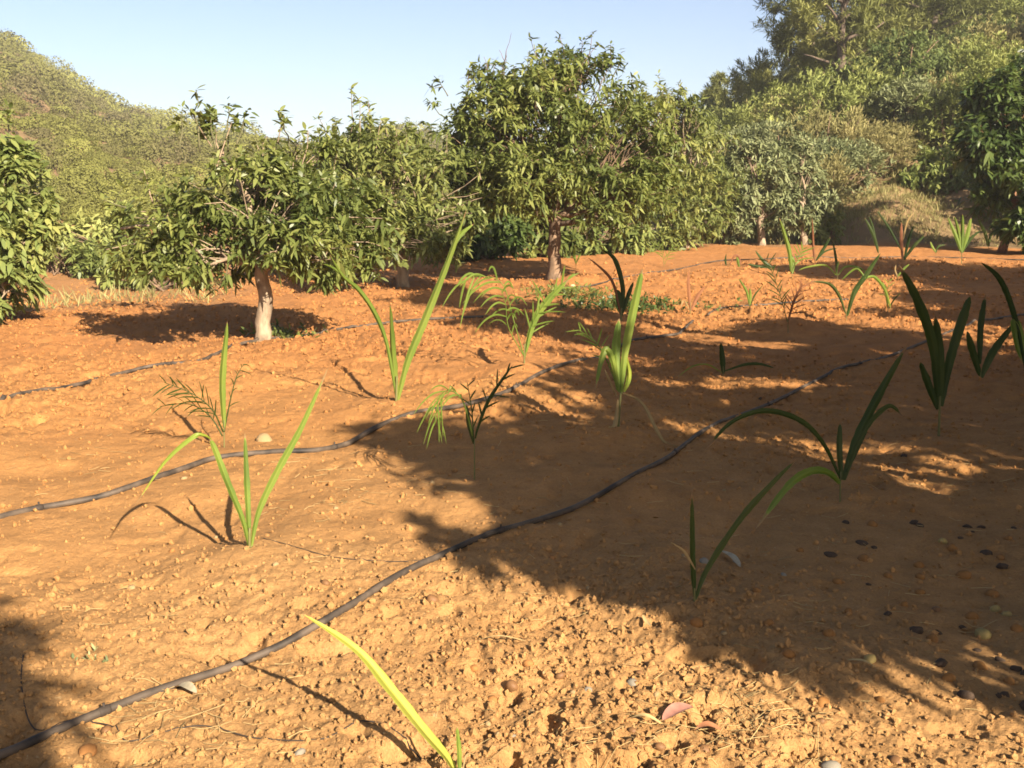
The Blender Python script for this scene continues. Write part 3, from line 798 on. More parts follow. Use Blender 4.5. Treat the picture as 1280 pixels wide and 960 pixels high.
# left hill: a far scrub that reads as one mass
def scrub(name, label, n, az0, az1, r0, r1, seed):
    rg = np.random.default_rng(seed)
    mb = MB()
    a = np.radians(rg.uniform(az0, az1, n)); r = r0 * (r1 / r0) ** (rg.random(n) ** .9)
    x, y = r * np.sin(a), r * np.cos(a)
    dens = vn2(x * .035, y * .035, 71) + vn2(x * .1, y * .1, 72) * .6
    k = dens > -.42
    x, y, r = x[k], y[k], r[k]
    # keep the shrubs apart so that each reads as its own dome
    sz = (.7 + 1.2 * rg.random(len(x)) ** 2) * np.interp(r, [30, 60, 110, 220], [.55, .8, 1.25, 2.0])
    order = rg.permutation(len(x)); kept = []; grid = {}
    for i in order:
        c = (int(x[i] // 4), int(y[i] // 4)); ok = True
        for gx in (-1, 0, 1):
            for gy in (-1, 0, 1):
                for j in grid.get((c[0] + gx, c[1] + gy), ()):
                    if (x[i] - x[j]) ** 2 + (y[i] - y[j]) ** 2 < (.74 * (sz[i] + sz[j])) ** 2: ok = False
        if ok: grid.setdefault(c, []).append(i); kept.append(i)
    x, y, r, sz = x[kept], y[kept], r[kept], sz[kept]; n = len(x)
    z = terrain(x, y)
    m = np.clip(980 * np.interp(r, [40, 90, 220], [1.9, 1.0, .60]), 80, 2200).astype(int)
    tint0 = np.clip(.5 + rg.normal(0, .26, n) + vn2(x * .045, y * .045, 75) * 1.1, -.1, 1.1)
    idx = np.repeat(np.arange(n), m); M = len(idx)
    d = nrm(rg.normal(0, 1, (M, 3))); d[:, 2] = np.abs(d[:, 2])
    fr = (1 - .22 * rg.random(M) ** 2) * (1 + vn3(d + idx[:, None] * 3.3, 2.2, 3) * .55)
    hs = rg.uniform(.75, 1.25, n)
    c = np.stack([x, y, z], -1)[idx] + d * (sz[idx] * fr)[:, None] * np.stack([np.ones(M), np.ones(M), hs[idx]], -1)
    qs = sz[idx] * (.042 + .048 * rg.random(M)) * np.interp(r[idx], [30, 70, 110], [.7, .85, 1.0])
    u = nrm(np.cross(d + rg.normal(0, .35, (M, 3)), rg.normal(0, 1, (M, 3)))); w = nrm(np.cross(u, d + rg.normal(0, .45, (M, 3))))
    v = np.stack([c - u * qs[:, None], c + w * qs[:, None] * .6, c + u * qs[:, None], c - w * qs[:, None] * .6], 1).reshape(-1, 3)
    mb.add(v, np.arange(M * 4).reshape(-1, 4), np.repeat(tint0[idx], 4))
    o = mb.build(name, M_SCRUB)
    tag(o, label, 'scrub', kind='stuff')
scrub('hill_scrub', 'dense yellow green scrub covering the left hill', 5200, -31, 2, 31, 235, 5)
scrub('ridge_scrub', 'scrub along the far ridge behind the trees', 1600, 2, 17, 44, 240, 6)

# ------------------------------------------------------------------ drip hoses
def smooth_line(p, n):
    p = np.asarray(p, float)
    k = np.arange(len(p)); t = np.linspace(0, len(p) - 1, n)
    # Catmull-Rom
    i = np.clip(np.floor(t).astype(int), 0, len(p) - 2); u = (t - i)[:, None]
    P0 = p[np.clip(i - 1, 0, len(p) - 1)]; P1 = p[i]; P2 = p[i + 1]; P3 = p[np.clip(i + 2, 0, len(p) - 1)]
    return .5 * ((2 * P1) + (-P0 + P2) * u + (2 * P0 - 5 * P1 + 4 * P2 - P3) * u ** 2 + (-P0 + 3 * P1 - 3 * P2 + P3) * u ** 3)

def hose(label, pix, rad, n=140, name='irrigation_hose', mat=M_HOSE, cat='hose', group=None, lift=.75, bury=1.3):
    g = np.array([gnd(*p)[:2] for p in pix])
    q = smooth_line(g, n)
    z = H(q[:, 0], q[:, 1])
    k = 7
    zz = np.convolve(np.pad(z, (k, k), 'edge'), np.ones(2 * k + 1) / (2 * k + 1), 'valid')
    zz = np.maximum(zz, z - rad * .9) + rad * (lift + np.clip(vn2(q[:, 0] * .8 + 7, q[:, 1] * .8, 55) * 6 + bury, -1.7, 0.0) * (cat == 'hose'))
    mb = MB(); mb.tube(np.column_stack([q, zz]), rad * (1 + .10 * vn2(np.arange(n) * .31, q[:, 0] * 0, 56)), 9)
    o = mb.build(name, mat); tag(o, label, cat, group)
    if cat == 'hose':
        P = np.column_stack([q, zz]); dist = np.concatenate([[0], np.cumsum(np.linalg.norm(np.diff(P, axis=0), axis=1))])
        for k_, d_ in enumerate(np.arange(.45, min(dist[-1], 9.0), 1.9)):
            c_ = np.array([np.interp(d_ + e_, dist, P[:, a_]) for e_ in (-.018, -.012, .012, .018) for a_ in range(3)]).reshape(4, 3)
            eb = MB(); eb.tube(c_, rad * np.array([1.05, 1.16, 1.16, 1.05]), 9)
            eb.tube(np.array([c_[1], c_[1] + [0, 0, rad * 1.9]]) + (c_[2] - c_[1]) * .5, [rad * .4, rad * .3], 7)
            eb.build('emitter', M_WIRE, o)
    return o
HG = 'drip hoses across the field'
hose('dark hose nearest the camera, running from the lower left corner into shade', [(-60, 975), (0, 947), (100, 905), (210, 862), (300, 828), (370, 802), (425, 776), (480, 740), (525, 712), (590, 683), (640, 667), (720, 636), (780, 606), (830, 577), (870, 552), (905, 531), (960, 508), (1000, 490), (1030, 474), (1055, 463), (1100, 452), (1160, 428), (1230, 405), (1330, 385)], .0135, 300, group=HG, bury=4)
hose('second hose, winding from the left edge past three seedlings', [(-60, 662), (0, 648), (60, 634), (130, 622), (170, 610), (215, 592), (265, 576), (330, 571), (395, 566), (430, 552), (460, 538), (520, 521), (580, 507), (640, 492), (680, 470), (720, 455), (760, 441), (790, 430), (825, 422), (848, 419), (853, 412), (866, 405)], .0165, 300, group=HG)
hose('third hose, farthest left, passing the pale mango trunk', [(-60, 522), (0, 508), (60, 494), (130, 473), (180, 460), (250, 454), (300, 436), (345, 430), (400, 418), (470, 408), (530, 402), (610, 400)], .016, 160, group=HG)
hose('thin hose on the mounded earth right of the tall tree', [(690, 362), (740, 358), (790, 346), (850, 337), (900, 328), (960, 330), (1040, 326), (1120, 322), (1290, 326)], .014, 140, group=HG)
hose('short hose lying between the small shoots on the right', [(885, 394), (900, 386), (925, 386), (950, 384), (985, 381), (1060, 376)], .014, 60, group=HG)
hose('thin wire tube curving across the lower left earth', [(30, 830), (28, 870), (45, 915), (95, 900), (140, 905), (160, 930), (210, 920), (260, 912), (320, 925), (400, 927), (450, 905), (490, 915), (530, 945)], .0022, 120, name='thin_tube', mat=M_WIRE, cat='tube')
hose('thin wire tube beside the hose near the middle', [(330, 690), (370, 697), (420, 706), (480, 708), (540, 704)], .002, 60, name='thin_tube', mat=M_WIRE, cat='tube')

# ------------------------------------------------------------------ palm seedlings
def ribbon(mb, pts, w, fold=.22, tint=.5, prof=None, twist=0.0, rg=None):
    """a folded strap leaf along 3-D points; w is the full width"""
    n = max(8, len(pts) * (4 if rg is None else 7))
    q = smooth_line(pts, n)
    t = np.linspace(0, 1, n)
    if prof is None:
        pw = np.interp(t, [0, .12, .35, .6, .85, 1], [.35, .6, .95, 1.0, .6, .04])
    else:
        pw = np.interp(t, prof[0], prof[1])
    tg = nrm(np.gradient(q, axis=0))
    view = nrm(q - np.array([0, 0, CAMH]))
    side = nrm(np.cross(tg, np.array([.25, 1.0, .15]) + 0 * view))
    nn = np.cross(side, tg)
    if twist:
        a = (twist * t)[:, None]
        side, nn = side * np.cos(a) + nn * np.sin(a), nn * np.cos(a) - side * np.sin(a)
    h = (w * pw * .5)[:, None]
    if rg is None:
        v = np.stack([q - side * h + nn * h * fold * 2, q, q + side * h + nn * h * fold * 2], 1).reshape(-1, 3)
        i = np.arange(n - 1)[:, None] * 3
        f = np.concatenate([np.stack([i, i + 1, i + 4, i + 3], -1).reshape(-1, 4), np.stack([i + 1, i + 2, i + 5, i + 4], -1).reshape(-1, 4)])
        mb.add(v, f, tint)
        return
    # pleated blade: ribs run along it, the midrib is paler and the tip is dry
    cr = np.linspace(-1, 1, 9); pl = np.array([0, 1, 0, 1, -.6, 1, 0, 1, 0]) * .10
    edge = 1 + rg.normal(0, .05, (n, 1))
    v = np.stack([q + side * h * c_ * (edge if abs(c_) > .9 else 1) + nn * h * (abs(c_) * fold * 2 + p_) for c_, p_ in zip(cr, pl)], 1).reshape(-1, 3)
    i = np.arange(n - 1)[:, None] * 9
    f = np.concatenate([np.stack([i + k, i + k + 1, i + k + 10, i + k + 9], -1).reshape(-1, 4) for k in range(8)])
    al = np.interp(t, np.linspace(0, 1, 7), rg.normal(0, .17, 7))[:, None]
    tt = np.clip(tint + al + np.array([-.1, .08, -.1, .1, .3, .1, -.1, .08, -.06])[None, :], 0, 1)
    dry = rg.uniform(.90, 1.0)
    tt = np.where((t[:, None] + .04 * np.abs(cr)[None, :]) > dry, 1.7, tt)
    mb.add(v, f, tt.ravel())

def pinnate(mb, pts, nl, L, rg, w=.008, droop=.3, tint=.5, ang=36, start=.25):
    q = smooth_line(pts, 24)
    mb.tube(q, np.linspace(.005, .0018, 24), 5, tint=tint)
    tg = nrm(np.gradient(q, axis=0))
    for k in range(nl):
        f = start + (1 - start) * (k + .5) / nl
        j = min(23, int(f * 23))
        sgn = 1 if k % 2 else -1
        side = nrm(np.cross(tg[j], np.array([.2, 1, .1])))
        a = math.radians(ang + rg.normal(0, 8))
        d = tg[j] * math.cos(a) + side * sgn * math.sin(a) + rg.normal(0, .12, 3)
        l = L * (1 - .45 * abs(f - .5) * 2) * rg.uniform(.75, 1.2)
        P = q[j] + np.array([d * l * s for s in (0, .35, .7, 1)]) - np.array([[0, 0, droop * l * s * s] for s in (0, .35, .7, 1)])
        ribbon(mb, P, w * rg.uniform(.8, 1.3), .15, tint, ([0, .3, .7, 1], [.5, 1, .8, .1]))

def seedling(label, base_px, leaves, seed=0, stem_px=None, stem_r=.007, group='palm seedlings planted in the field'):
    b = gnd(*base_px); Y = b[1]; rg = np.random.default_rng(seed + 100)
    root = empty('palm_seedling', b); tag(root, label, 'seedling', group)
    mb = MB()
    tip = at(*stem_px, Y) if stem_px else b + np.array([0, 0, .10])
    s = np.linspace(0, 1, 6)[:, None]
    P = (b - [0, 0, .04]) * (1 - s) + tip * s
    mb.tube(P, np.linspace(stem_r * .7, stem_r * .45, 6), 7)
    mb.build('shoot', M_SHEATH, root)
    for i, lf in enumerate(leaves):
        kind, pix, w = lf[0], lf[1], lf[2]
        mat = lf[3] if len(lf) > 3 and lf[3] is not None else M_PALM
        dep = lf[4] if len(lf) > 4 else rg.uniform(-.10, .10)
        m = len(pix)
        pts = np.array([at(p[0], p[1], Y + dep * (k / max(1, m - 1))) for k, p in enumerate(pix)])
        if lf[0] != 's0':
            for k in range(m):           # keep the blade above the soil
                g = float(H(pts[k][0], pts[k][1])) + .006
                if pts[k][2] < g: pts[k][2] = g
        lb = MB(); wm = w * Y / F
        if kind in ('s', 's0'):
            ribbon(lb, pts, wm * .66, .22, float(np.clip(.5 + rg.normal(0, .2), 0, 1)), twist=rg.normal(0, .35), rg=rg)
            lb.build('leaf', mat, root)
        else:
            pinnate(lb, pts, int(lf[5] * 1.2), lf[6] * Y / F, rg, w * .42 * Y / F, lf[7] if len(lf) > 7 else .3, .5)
            lb.build('frond', mat, root)
    return root

S, PN = 's', 'p'
seedling('sunlit seedling with three strap leaves, the left one snapped and drooping to the ground', (312, 702),
         [(S, [(311, 690), (303, 650), (285, 605), (268, 560), (262, 549)], 13, None, -.05), (S, [(264, 550), (255, 545), (240, 547), (205, 578), (170, 630)], 9, M_PALM_Y, -.12),
          (S, [(312, 690), (309, 620), (306, 541)], 12, None, .06), (S, [(314, 688), (323, 640), (346, 590), (376, 535), (410, 460)], 14, None, .10)], 1, (312, 660), .011)
seedling('tall seedling with upright yellow green leaves, left of the hose bend', (495, 512),
         [(S, [(496, 500), (490, 440), (487, 378)], 16, None, .05), (S, [(497, 500), (509, 452), (530, 400), (556, 335), (583, 262)], 17, None, .0), (S, [(556, 335), (572, 298), (592, 280)], 8, None, .05),
          (S, [(494, 490), (483, 430), (468, 392), (448, 363), (428, 345), (412, 318)], 11, None, -.1), (S, [(448, 363), (420, 338), (404, 330)], 6, None, .1)], 2, (496, 470), .014)
seedling('seedling nearest the camera with one long arching yellow green leaf', (572, 985),
         [(S, [(573, 975), (560, 950), (530, 915), (490, 865), (445, 812), (378, 767)], 25, M_PALM_Y, .14), (S, [(574, 975), (574, 940), (571, 907)], 10, None, .0), (S, [(578, 970), (582, 946), (592, 944), (606, 962)], 4, M_PALM_X, .0)], 3, (573, 960), .010)
seedling('seedling with one upright pale blade and feathery fronds, behind the hose at left', (280, 562),
         [(S, [(280, 535), (277, 475), (284, 402)], 15, M_PALM, .0), (PN, [(279, 540), (265, 512), (240, 492), (205, 478)], 4, M_PALM_D, -.1, 18, 34, .2), (PN, [(280, 540), (288, 500), (296, 470), (305, 455)], 3, M_PALM_D, .1, 8, 20, .4), (PN, [(278, 545), (262, 520), (236, 505), (200, 508)], 3, M_PALM_D, .05, 12, 24, .2)], 4, (280, 525))
seedling('feathery seedling with arching split fronds in front of the tall tree', (655, 466),
         [(PN, [(656, 448), (664, 410), (682, 378), (712, 347)], 5, M_PALM, .0, 14, 38, .15), (S, [(657, 440), (668, 400), (688, 372), (712, 348)], 14, None, .0), (PN, [(655, 445), (642, 400), (628, 355), (600, 345), (580, 352)], 6, M_PALM, .0, 12, 46, .9), (PN, [(655, 445), (636, 410), (632, 380), (625, 360)], 5, M_PALM, -.1, 9, 44, .8)], 5, (656, 430), .011)
seedling('sturdy seedling with a tall pale blade and brown dead leaves hanging from its stem', (772, 545),
         [(S, [(776, 492), (782, 435), (795, 372), (803, 336)], 16, M_PALM, .0), (S, [(774, 490), (770, 440), (774, 398)], 17, None, .05), (S, [(772, 488), (766, 452), (757, 437), (750, 455), (744, 487)], 13, None, -.08), (S, [(773, 500), (768, 535), (760, 573)], 9, M_PALM_X, -.05), (S, [(779, 492), (803, 505), (828, 550), (847, 594)], 7, M_PALM_X, -.3),
          (PN, [(772, 485), (757, 447), (742, 425), (722, 412)], 4, M_PALM, .1, 12, 26, .1), (S, [(780, 490), (786, 470), (781, 440)], 10, M_PALM_Y, .02), (S, [(771, 495), (762, 478), (756, 462)], 6, M_PALM_X, .02)], 6, (776, 490), .015)
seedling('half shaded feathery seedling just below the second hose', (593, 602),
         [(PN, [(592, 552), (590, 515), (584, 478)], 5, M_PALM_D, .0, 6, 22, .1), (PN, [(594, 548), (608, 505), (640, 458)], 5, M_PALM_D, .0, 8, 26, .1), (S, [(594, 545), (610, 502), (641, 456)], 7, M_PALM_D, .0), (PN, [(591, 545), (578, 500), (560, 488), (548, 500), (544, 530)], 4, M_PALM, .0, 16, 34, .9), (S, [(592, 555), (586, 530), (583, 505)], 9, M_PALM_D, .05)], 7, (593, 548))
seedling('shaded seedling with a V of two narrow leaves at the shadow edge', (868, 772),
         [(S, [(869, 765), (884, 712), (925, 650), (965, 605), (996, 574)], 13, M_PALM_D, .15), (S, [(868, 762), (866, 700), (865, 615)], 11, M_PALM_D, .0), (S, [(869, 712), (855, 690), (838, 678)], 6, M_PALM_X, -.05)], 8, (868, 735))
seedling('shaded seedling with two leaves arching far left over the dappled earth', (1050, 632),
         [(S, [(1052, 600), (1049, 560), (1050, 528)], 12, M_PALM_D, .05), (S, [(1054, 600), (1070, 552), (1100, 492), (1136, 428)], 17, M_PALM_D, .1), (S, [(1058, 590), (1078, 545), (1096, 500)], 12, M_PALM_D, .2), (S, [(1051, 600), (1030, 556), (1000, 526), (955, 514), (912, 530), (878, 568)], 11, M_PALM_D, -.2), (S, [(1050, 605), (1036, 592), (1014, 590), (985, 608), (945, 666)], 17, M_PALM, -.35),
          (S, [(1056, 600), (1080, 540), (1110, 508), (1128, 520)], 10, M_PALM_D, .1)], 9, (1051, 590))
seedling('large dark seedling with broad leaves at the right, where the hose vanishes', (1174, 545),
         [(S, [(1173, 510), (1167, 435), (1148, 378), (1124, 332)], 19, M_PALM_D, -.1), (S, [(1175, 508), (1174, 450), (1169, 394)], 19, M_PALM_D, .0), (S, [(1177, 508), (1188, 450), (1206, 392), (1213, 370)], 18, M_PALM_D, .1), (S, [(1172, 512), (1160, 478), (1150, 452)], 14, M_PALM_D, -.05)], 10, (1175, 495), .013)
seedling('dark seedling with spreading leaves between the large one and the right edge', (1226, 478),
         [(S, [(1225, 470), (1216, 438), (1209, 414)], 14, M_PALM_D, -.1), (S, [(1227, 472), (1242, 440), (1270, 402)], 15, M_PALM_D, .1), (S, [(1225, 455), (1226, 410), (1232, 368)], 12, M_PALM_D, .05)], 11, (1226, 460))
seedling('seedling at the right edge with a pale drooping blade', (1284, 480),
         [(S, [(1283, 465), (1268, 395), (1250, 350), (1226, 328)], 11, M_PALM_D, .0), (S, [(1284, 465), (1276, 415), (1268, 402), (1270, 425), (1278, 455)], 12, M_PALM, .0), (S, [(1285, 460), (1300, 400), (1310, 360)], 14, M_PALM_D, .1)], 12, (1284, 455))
seedling('wispy dark seedling standing at the edge of the lit strip on the right', (985, 420),
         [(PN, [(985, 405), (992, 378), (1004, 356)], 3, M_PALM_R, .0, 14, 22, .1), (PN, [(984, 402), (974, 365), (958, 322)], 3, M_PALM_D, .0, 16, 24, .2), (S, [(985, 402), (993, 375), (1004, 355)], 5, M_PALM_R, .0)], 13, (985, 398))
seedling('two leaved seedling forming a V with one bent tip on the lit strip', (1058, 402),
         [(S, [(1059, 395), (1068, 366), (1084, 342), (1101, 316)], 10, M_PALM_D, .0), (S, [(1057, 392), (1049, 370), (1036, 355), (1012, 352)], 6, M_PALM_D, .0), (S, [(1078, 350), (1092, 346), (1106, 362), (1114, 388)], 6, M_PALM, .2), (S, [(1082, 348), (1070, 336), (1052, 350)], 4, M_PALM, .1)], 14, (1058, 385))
seedling('short stubby dark seedling alone on the lit earth right of the tall tree', (863, 394),
         [(S, [(863, 388), (861, 362), (861, 338)], 7, M_PALM_R, .0), (S, [(864, 388), (871, 372), (881, 357)], 7, M_PALM_R, .05), (S, [(862, 388), (855, 376), (851, 384)], 3, M_PALM_X, .0)], 15, (863, 378))
seedling('low shaded seedling with a short blade and two thin arching leaves', (904, 474),
         [(S, [(904, 470), (903, 450), (901, 428)], 11, M_PALM_D, .0), (S, [(902, 466), (885, 456), (866, 458), (846, 472)], 3, M_PALM, -.2), (S, [(906, 464), (930, 456), (950, 455), (968, 460)], 6, M_PALM_D, .1)], 16, (904, 458))
seedling('dark seedling with a red brown curved leaf right of the tall trunk', (776, 404),
         [(S, [(775, 390), (764, 350), (735, 322)], 6, M_PALM_R, .0), (S, [(777, 392), (778, 360), (768, 325), (752, 312)], 10, M_PALM_D, .0), (S, [(778, 392), (785, 370), (792, 352)], 8, M_PALM_D, .05), (S, [(777, 395), (773, 372), (771, 362)], 14, M_PALM_D, .0)], 17, (777, 385), .02)
seedling('bright seedling with a tall narrow blade near the far right mound', (990, 352),
         [(S, [(989, 340), (986, 312), (974, 272)], 8, None, .0), (PN, [(990, 340), (998, 322), (1004, 310)], 3, None, .0, 10, 18, .2), (S, [(990, 342), (991, 328), (988, 318)], 8, None, .05)], 18, (990, 332))
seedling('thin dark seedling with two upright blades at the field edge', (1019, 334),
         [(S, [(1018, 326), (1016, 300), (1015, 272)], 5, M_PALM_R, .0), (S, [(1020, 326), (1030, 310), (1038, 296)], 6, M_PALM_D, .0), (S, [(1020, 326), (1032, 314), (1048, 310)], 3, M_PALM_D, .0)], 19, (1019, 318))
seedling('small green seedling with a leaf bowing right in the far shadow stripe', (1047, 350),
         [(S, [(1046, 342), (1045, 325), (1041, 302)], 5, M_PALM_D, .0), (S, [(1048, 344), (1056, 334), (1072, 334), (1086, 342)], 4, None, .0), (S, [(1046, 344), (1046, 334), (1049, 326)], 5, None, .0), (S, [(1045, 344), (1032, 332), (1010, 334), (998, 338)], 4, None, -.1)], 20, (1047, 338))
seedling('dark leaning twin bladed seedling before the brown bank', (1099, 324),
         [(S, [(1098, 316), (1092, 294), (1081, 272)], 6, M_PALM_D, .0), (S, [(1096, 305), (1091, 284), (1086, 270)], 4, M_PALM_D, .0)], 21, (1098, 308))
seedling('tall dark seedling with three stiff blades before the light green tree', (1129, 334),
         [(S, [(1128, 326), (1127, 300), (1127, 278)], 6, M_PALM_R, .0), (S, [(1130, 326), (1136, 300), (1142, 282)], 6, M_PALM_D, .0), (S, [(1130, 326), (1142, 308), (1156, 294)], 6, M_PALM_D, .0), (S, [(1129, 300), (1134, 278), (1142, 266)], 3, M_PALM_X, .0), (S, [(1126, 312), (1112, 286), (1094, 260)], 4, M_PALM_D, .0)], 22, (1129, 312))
seedling('bright fan shaped seedling at the far edge in front of the light green tree', (1202, 332),
         [(S, [(1202, 316), (1195, 295), (1185, 272)], 7, None, .0), (S, [(1202, 316), (1203, 290), (1203, 267)], 7, None, .0), (S, [(1203, 316), (1210, 292), (1214, 272)], 8, None, .0), (S, [(1202, 316), (1198, 290), (1193, 270)], 6, None, .05), (S, [(1203, 316), (1214, 298), (1226, 288)], 5, M_PALM_D, .0)], 23, (1202, 312), .012)
seedling('small leaning seedling at the far right beside the curved trunk', (1236, 312),
         [(S, [(1235, 308), (1231, 290), (1222, 272)], 6, None, .0), (S, [(1236, 308), (1238, 296), (1244, 286)], 5, M_PALM_D, .0)], 24, (1236, 300))
seedling('low bent seedling with hooked dark leaf on the far mound', (912, 334),
         [(S, [(908, 332), (907, 326), (908, 317)], 4, M_PALM_D, .0), (S, [(912, 332), (918, 320), (924, 322), (925, 332)], 4, M_PALM_R, .0), (S, [(924, 336), (923, 328), (921, 321)], 6, None, .0)], 25, (911, 328))
seedling('pale small seedling on the lit strip left of the wispy one', (937, 388),
         [(S, [(937, 382), (933, 364), (923, 348)], 5, M_PALM, .0), (S, [(938, 382), (944, 368), (954, 356)], 3, M_PALM_D, .0), (S, [(937, 382), (938, 370), (937, 360)], 5, M_PALM, .0)], 26, (937, 374))
seedling('tiny sprouting seedling on the lit strip right of the bent tipped one', (1110, 392),
         [(S, [(1110, 386), (1108, 370), (1104, 352)], 4, M_PALM, .0), (S, [(1111, 386), (1118, 374), (1126, 366)], 3, M_PALM_D, .0), (PN, [(1110, 384), (1109, 366), (1112, 350)], 2, M_PALM, .0, 6, 12, .2)], 27, (1110, 378))
seedling('dark leaning seedling lying low in the far mound shadow', (967, 340),
         [(S, [(966, 337), (956, 328), (944, 313)], 6, M_PALM_D, .0), (S, [(965, 338), (950, 334), (934, 330)], 6, M_PALM_D, .0)], 28, (966, 332))
seedling('thin bright seedling behind the tall trunk near the low bush', (720, 336),
         [(S, [(720, 330), (718, 318), (719, 306)], 5, None, .0), (S, [(720, 330), (724, 320), (728, 314)], 3, None, .0)], 29, (720, 326))
seedling('faint grassy seedling under the yellow green mango', (830, 334),
         [(PN, [(830, 330), (828, 318), (822, 306)], 2, None, .0, 8, 16, .2), (PN, [(831, 330), (836, 318), (842, 308)], 2, None, .0, 8, 14, .2)], 30, (830, 326))

seedling('small seedling with a bowed dark leaf at the far edge left of the bright fan', (1170, 320),
         [(S, [(1170, 316), (1173, 308), (1182, 306)], 4, M_PALM_D, .0), (S, [(1170, 316), (1166, 309), (1163, 302)], 4, None, .0)], 31, (1170, 313))
seedling('small pale seedling in the shadow stripe below the tall stiff bladed one', (1122, 350),
         [(S, [(1122, 346), (1119, 338), (1120, 331)], 3, M_PALM_X, .0), (S, [(1122, 346), (1130, 336), (1137, 330)], 4, None, .0)], 32, (1122, 342))

# ------------------------------------------------------------------ things lying on the soil
def lump(rg, r, flat=.8, rough=.18):
    """a rounded irregular lump: displaced subdivided octahedron"""
    n1, n2 = 9, 7
    th = np.arange(n1) * 2 * math.pi / n1; ph = np.linspace(-math.pi / 2, math.pi / 2, n2)[1:-1]
    v = [[0, 0, -1]] + [[math.cos(p) * math.cos(t), math.cos(p) * math.sin(t), math.sin(p)] for p in ph for t in th] + [[0, 0, 1]]
    v = np.array(v)
    o = rg.normal(0, 9, 3)
    d = 1 + rough * 2 * vn3(v + o, 1.3, 2) + rough * vn3(v + o, 3.1, 2)
    v = v * d[:, None] * np.array([r, r * rg.uniform(.75, 1.0), r * flat])
    a = rg.uniform(0, 6.28); c, s = math.cos(a), math.sin(a)
    v = v @ np.array([[c, s, 0], [-s, c, 0], [0, 0, 1]])
    f4 = []; m = n2 - 2
    for k in range(m - 1):
        for j in range(n1):
            f4.append([1 + k * n1 + j, 1 + k * n1 + (j + 1) % n1, 1 + (k + 1) * n1 + (j + 1) % n1, 1 + (k + 1) * n1 + j])
    f3 = [[0, 1 + (j + 1) % n1, 1 + j] for j in range(n1)] + [[len(v) - 1, 1 + (m - 1) * n1 + j, 1 + (m - 1) * n1 + (j + 1) % n1] for j in range(n1)]
    return v, np.array(f4), np.array(f3)

def lump_obj(name, mat, r, flat, rough, seed):
    rg = np.random.default_rng(seed)
    v, f4, f3 = lump(rg, r, flat, rough)
    mb = MB(); mb.add(v, f4); mb.f3.append(f3)
    return mb.build(name, mat)

M_FRUIT = [plain_mat('orange_fruit_skin', (.32, .145, .04), .8, .3, 25), plain_mat('brown_fruit_skin', (.22, .11, .045), .6, .35, 25), plain_mat('black_fruit_skin', (.085, .055, .036), .95, .5, 25), plain_mat('yellow_fruit_skin', (.40, .29, .10), .75, .25, 25)]
M_STONE = [plain_mat('tan_stone', (.40, .27, .13), .9, .2, 30, bump=.4), plain_mat('grey_stone', (.30, .26, .20), .9, .2, 30, bump=.4), plain_mat('orange_stone', (.42, .19, .06), .85, .25, 30, bump=.4)]

def place(name, label, cat, group, mat, spots, r, flat, rough, seed, nvar=3):
    rg = np.random.default_rng(seed)
    pr = [None] * nvar
    for k, s in enumerate(spots):
        i = k % nvar
        if pr[i] is None: o = pr[i] = lump_obj(name, mat, 1.0, flat, rough, seed + i)
        else: o = pr[i].copy(); COL.objects.link(o)
        g = gnd(s[0], s[1]); rr = (s[2] if len(s) > 2 else rg.uniform(*r) * rg.choice([.8, 1.0, 1.1, 1.3]))
        o.scale = (rr, rr, rr); o.location = g + np.array([0, 0, rr * flat * .05]); o.rotation_euler = (rg.normal(0, .25), rg.normal(0, .25), rg.uniform(0, 6.28))
        tag(o, s[3] if len(s) > 3 else label, cat, group)

place('fallen_fruit', 'orange brown fallen fruit lying on the shaded earth', 'fruit', 'orange fallen fruits in the shade', M_FRUIT[0],
      [(1047, 728), (1148, 708), (1150, 722), (1190, 690), (888, 768), (1150, 740), (870, 795), (1250, 700), (1205, 720), (1060, 770), (945, 745), (1262, 850), (1028, 876), (1100, 870), (1130, 755), (1000, 690), (1035, 800), (1080, 700), (1165, 800), (1215, 770), (1240, 740), (1270, 790), (1185, 850), (1110, 720), (960, 790), (985, 830), (1225, 830), (1260, 680), (1090, 660), (1140, 640)], (.019, .027), .8, .13, 201, 5)
place('fallen_fruit', 'pale yellow fallen fruit lying on the shaded earth', 'fruit', 'yellow fallen fruits in the shade', M_FRUIT[3],
      [(1087, 832), (1178, 684), (1230, 788), (1245, 762), (1258, 770)], (.019, .026), .8, .12, 202)
rg = np.random.default_rng(9)
blk = [(rg.uniform(1000, 1290), rg.uniform(640, 890)) for _ in range(30)] + [(x, y) for x, y in [(1015, 740), (1065, 750), (1085, 730), (1040, 780), (1010, 705), (1200, 680), (1215, 670), (1150, 660), (1110, 770), (1145, 790), (1250, 820), (1190, 880), (950, 500), (1130, 570)]]
blk = [p for p in blk if p[1] < 560 + (p[0] - 900) * 1.05]
place('rotten_fruit', 'black shrivelled fruit lying on the shaded earth', 'fruit', 'black rotten fruits in the shade', M_FRUIT[2], blk, (.014, .027), .5, .26, 203, 5)
place('fallen_fruit', 'brown fallen fruit half sunk in the soil', 'fruit', 'brown fallen fruits on the soil', M_FRUIT[1],
      [(540, 758), (407, 738), (316, 806), (800, 848), (700, 852), (1026, 905), (790, 925), (825, 945), (880, 940), (1120, 945), (640, 855), (133, 915), (1170, 760)], (.015, .021), .7, .16, 204, 5)
place('stone', 'small orange stone on the sunlit clods near the camera', 'stone', 'orange stones on the sunlit soil', M_STONE[2],
      [(592, 832), (634, 835), (560, 834), (615, 868), (785, 815), (110, 944, .03), (660, 838), (880, 560), (475, 650), (690, 700), (215, 690)], (.013, .019), .6, .14, 205)
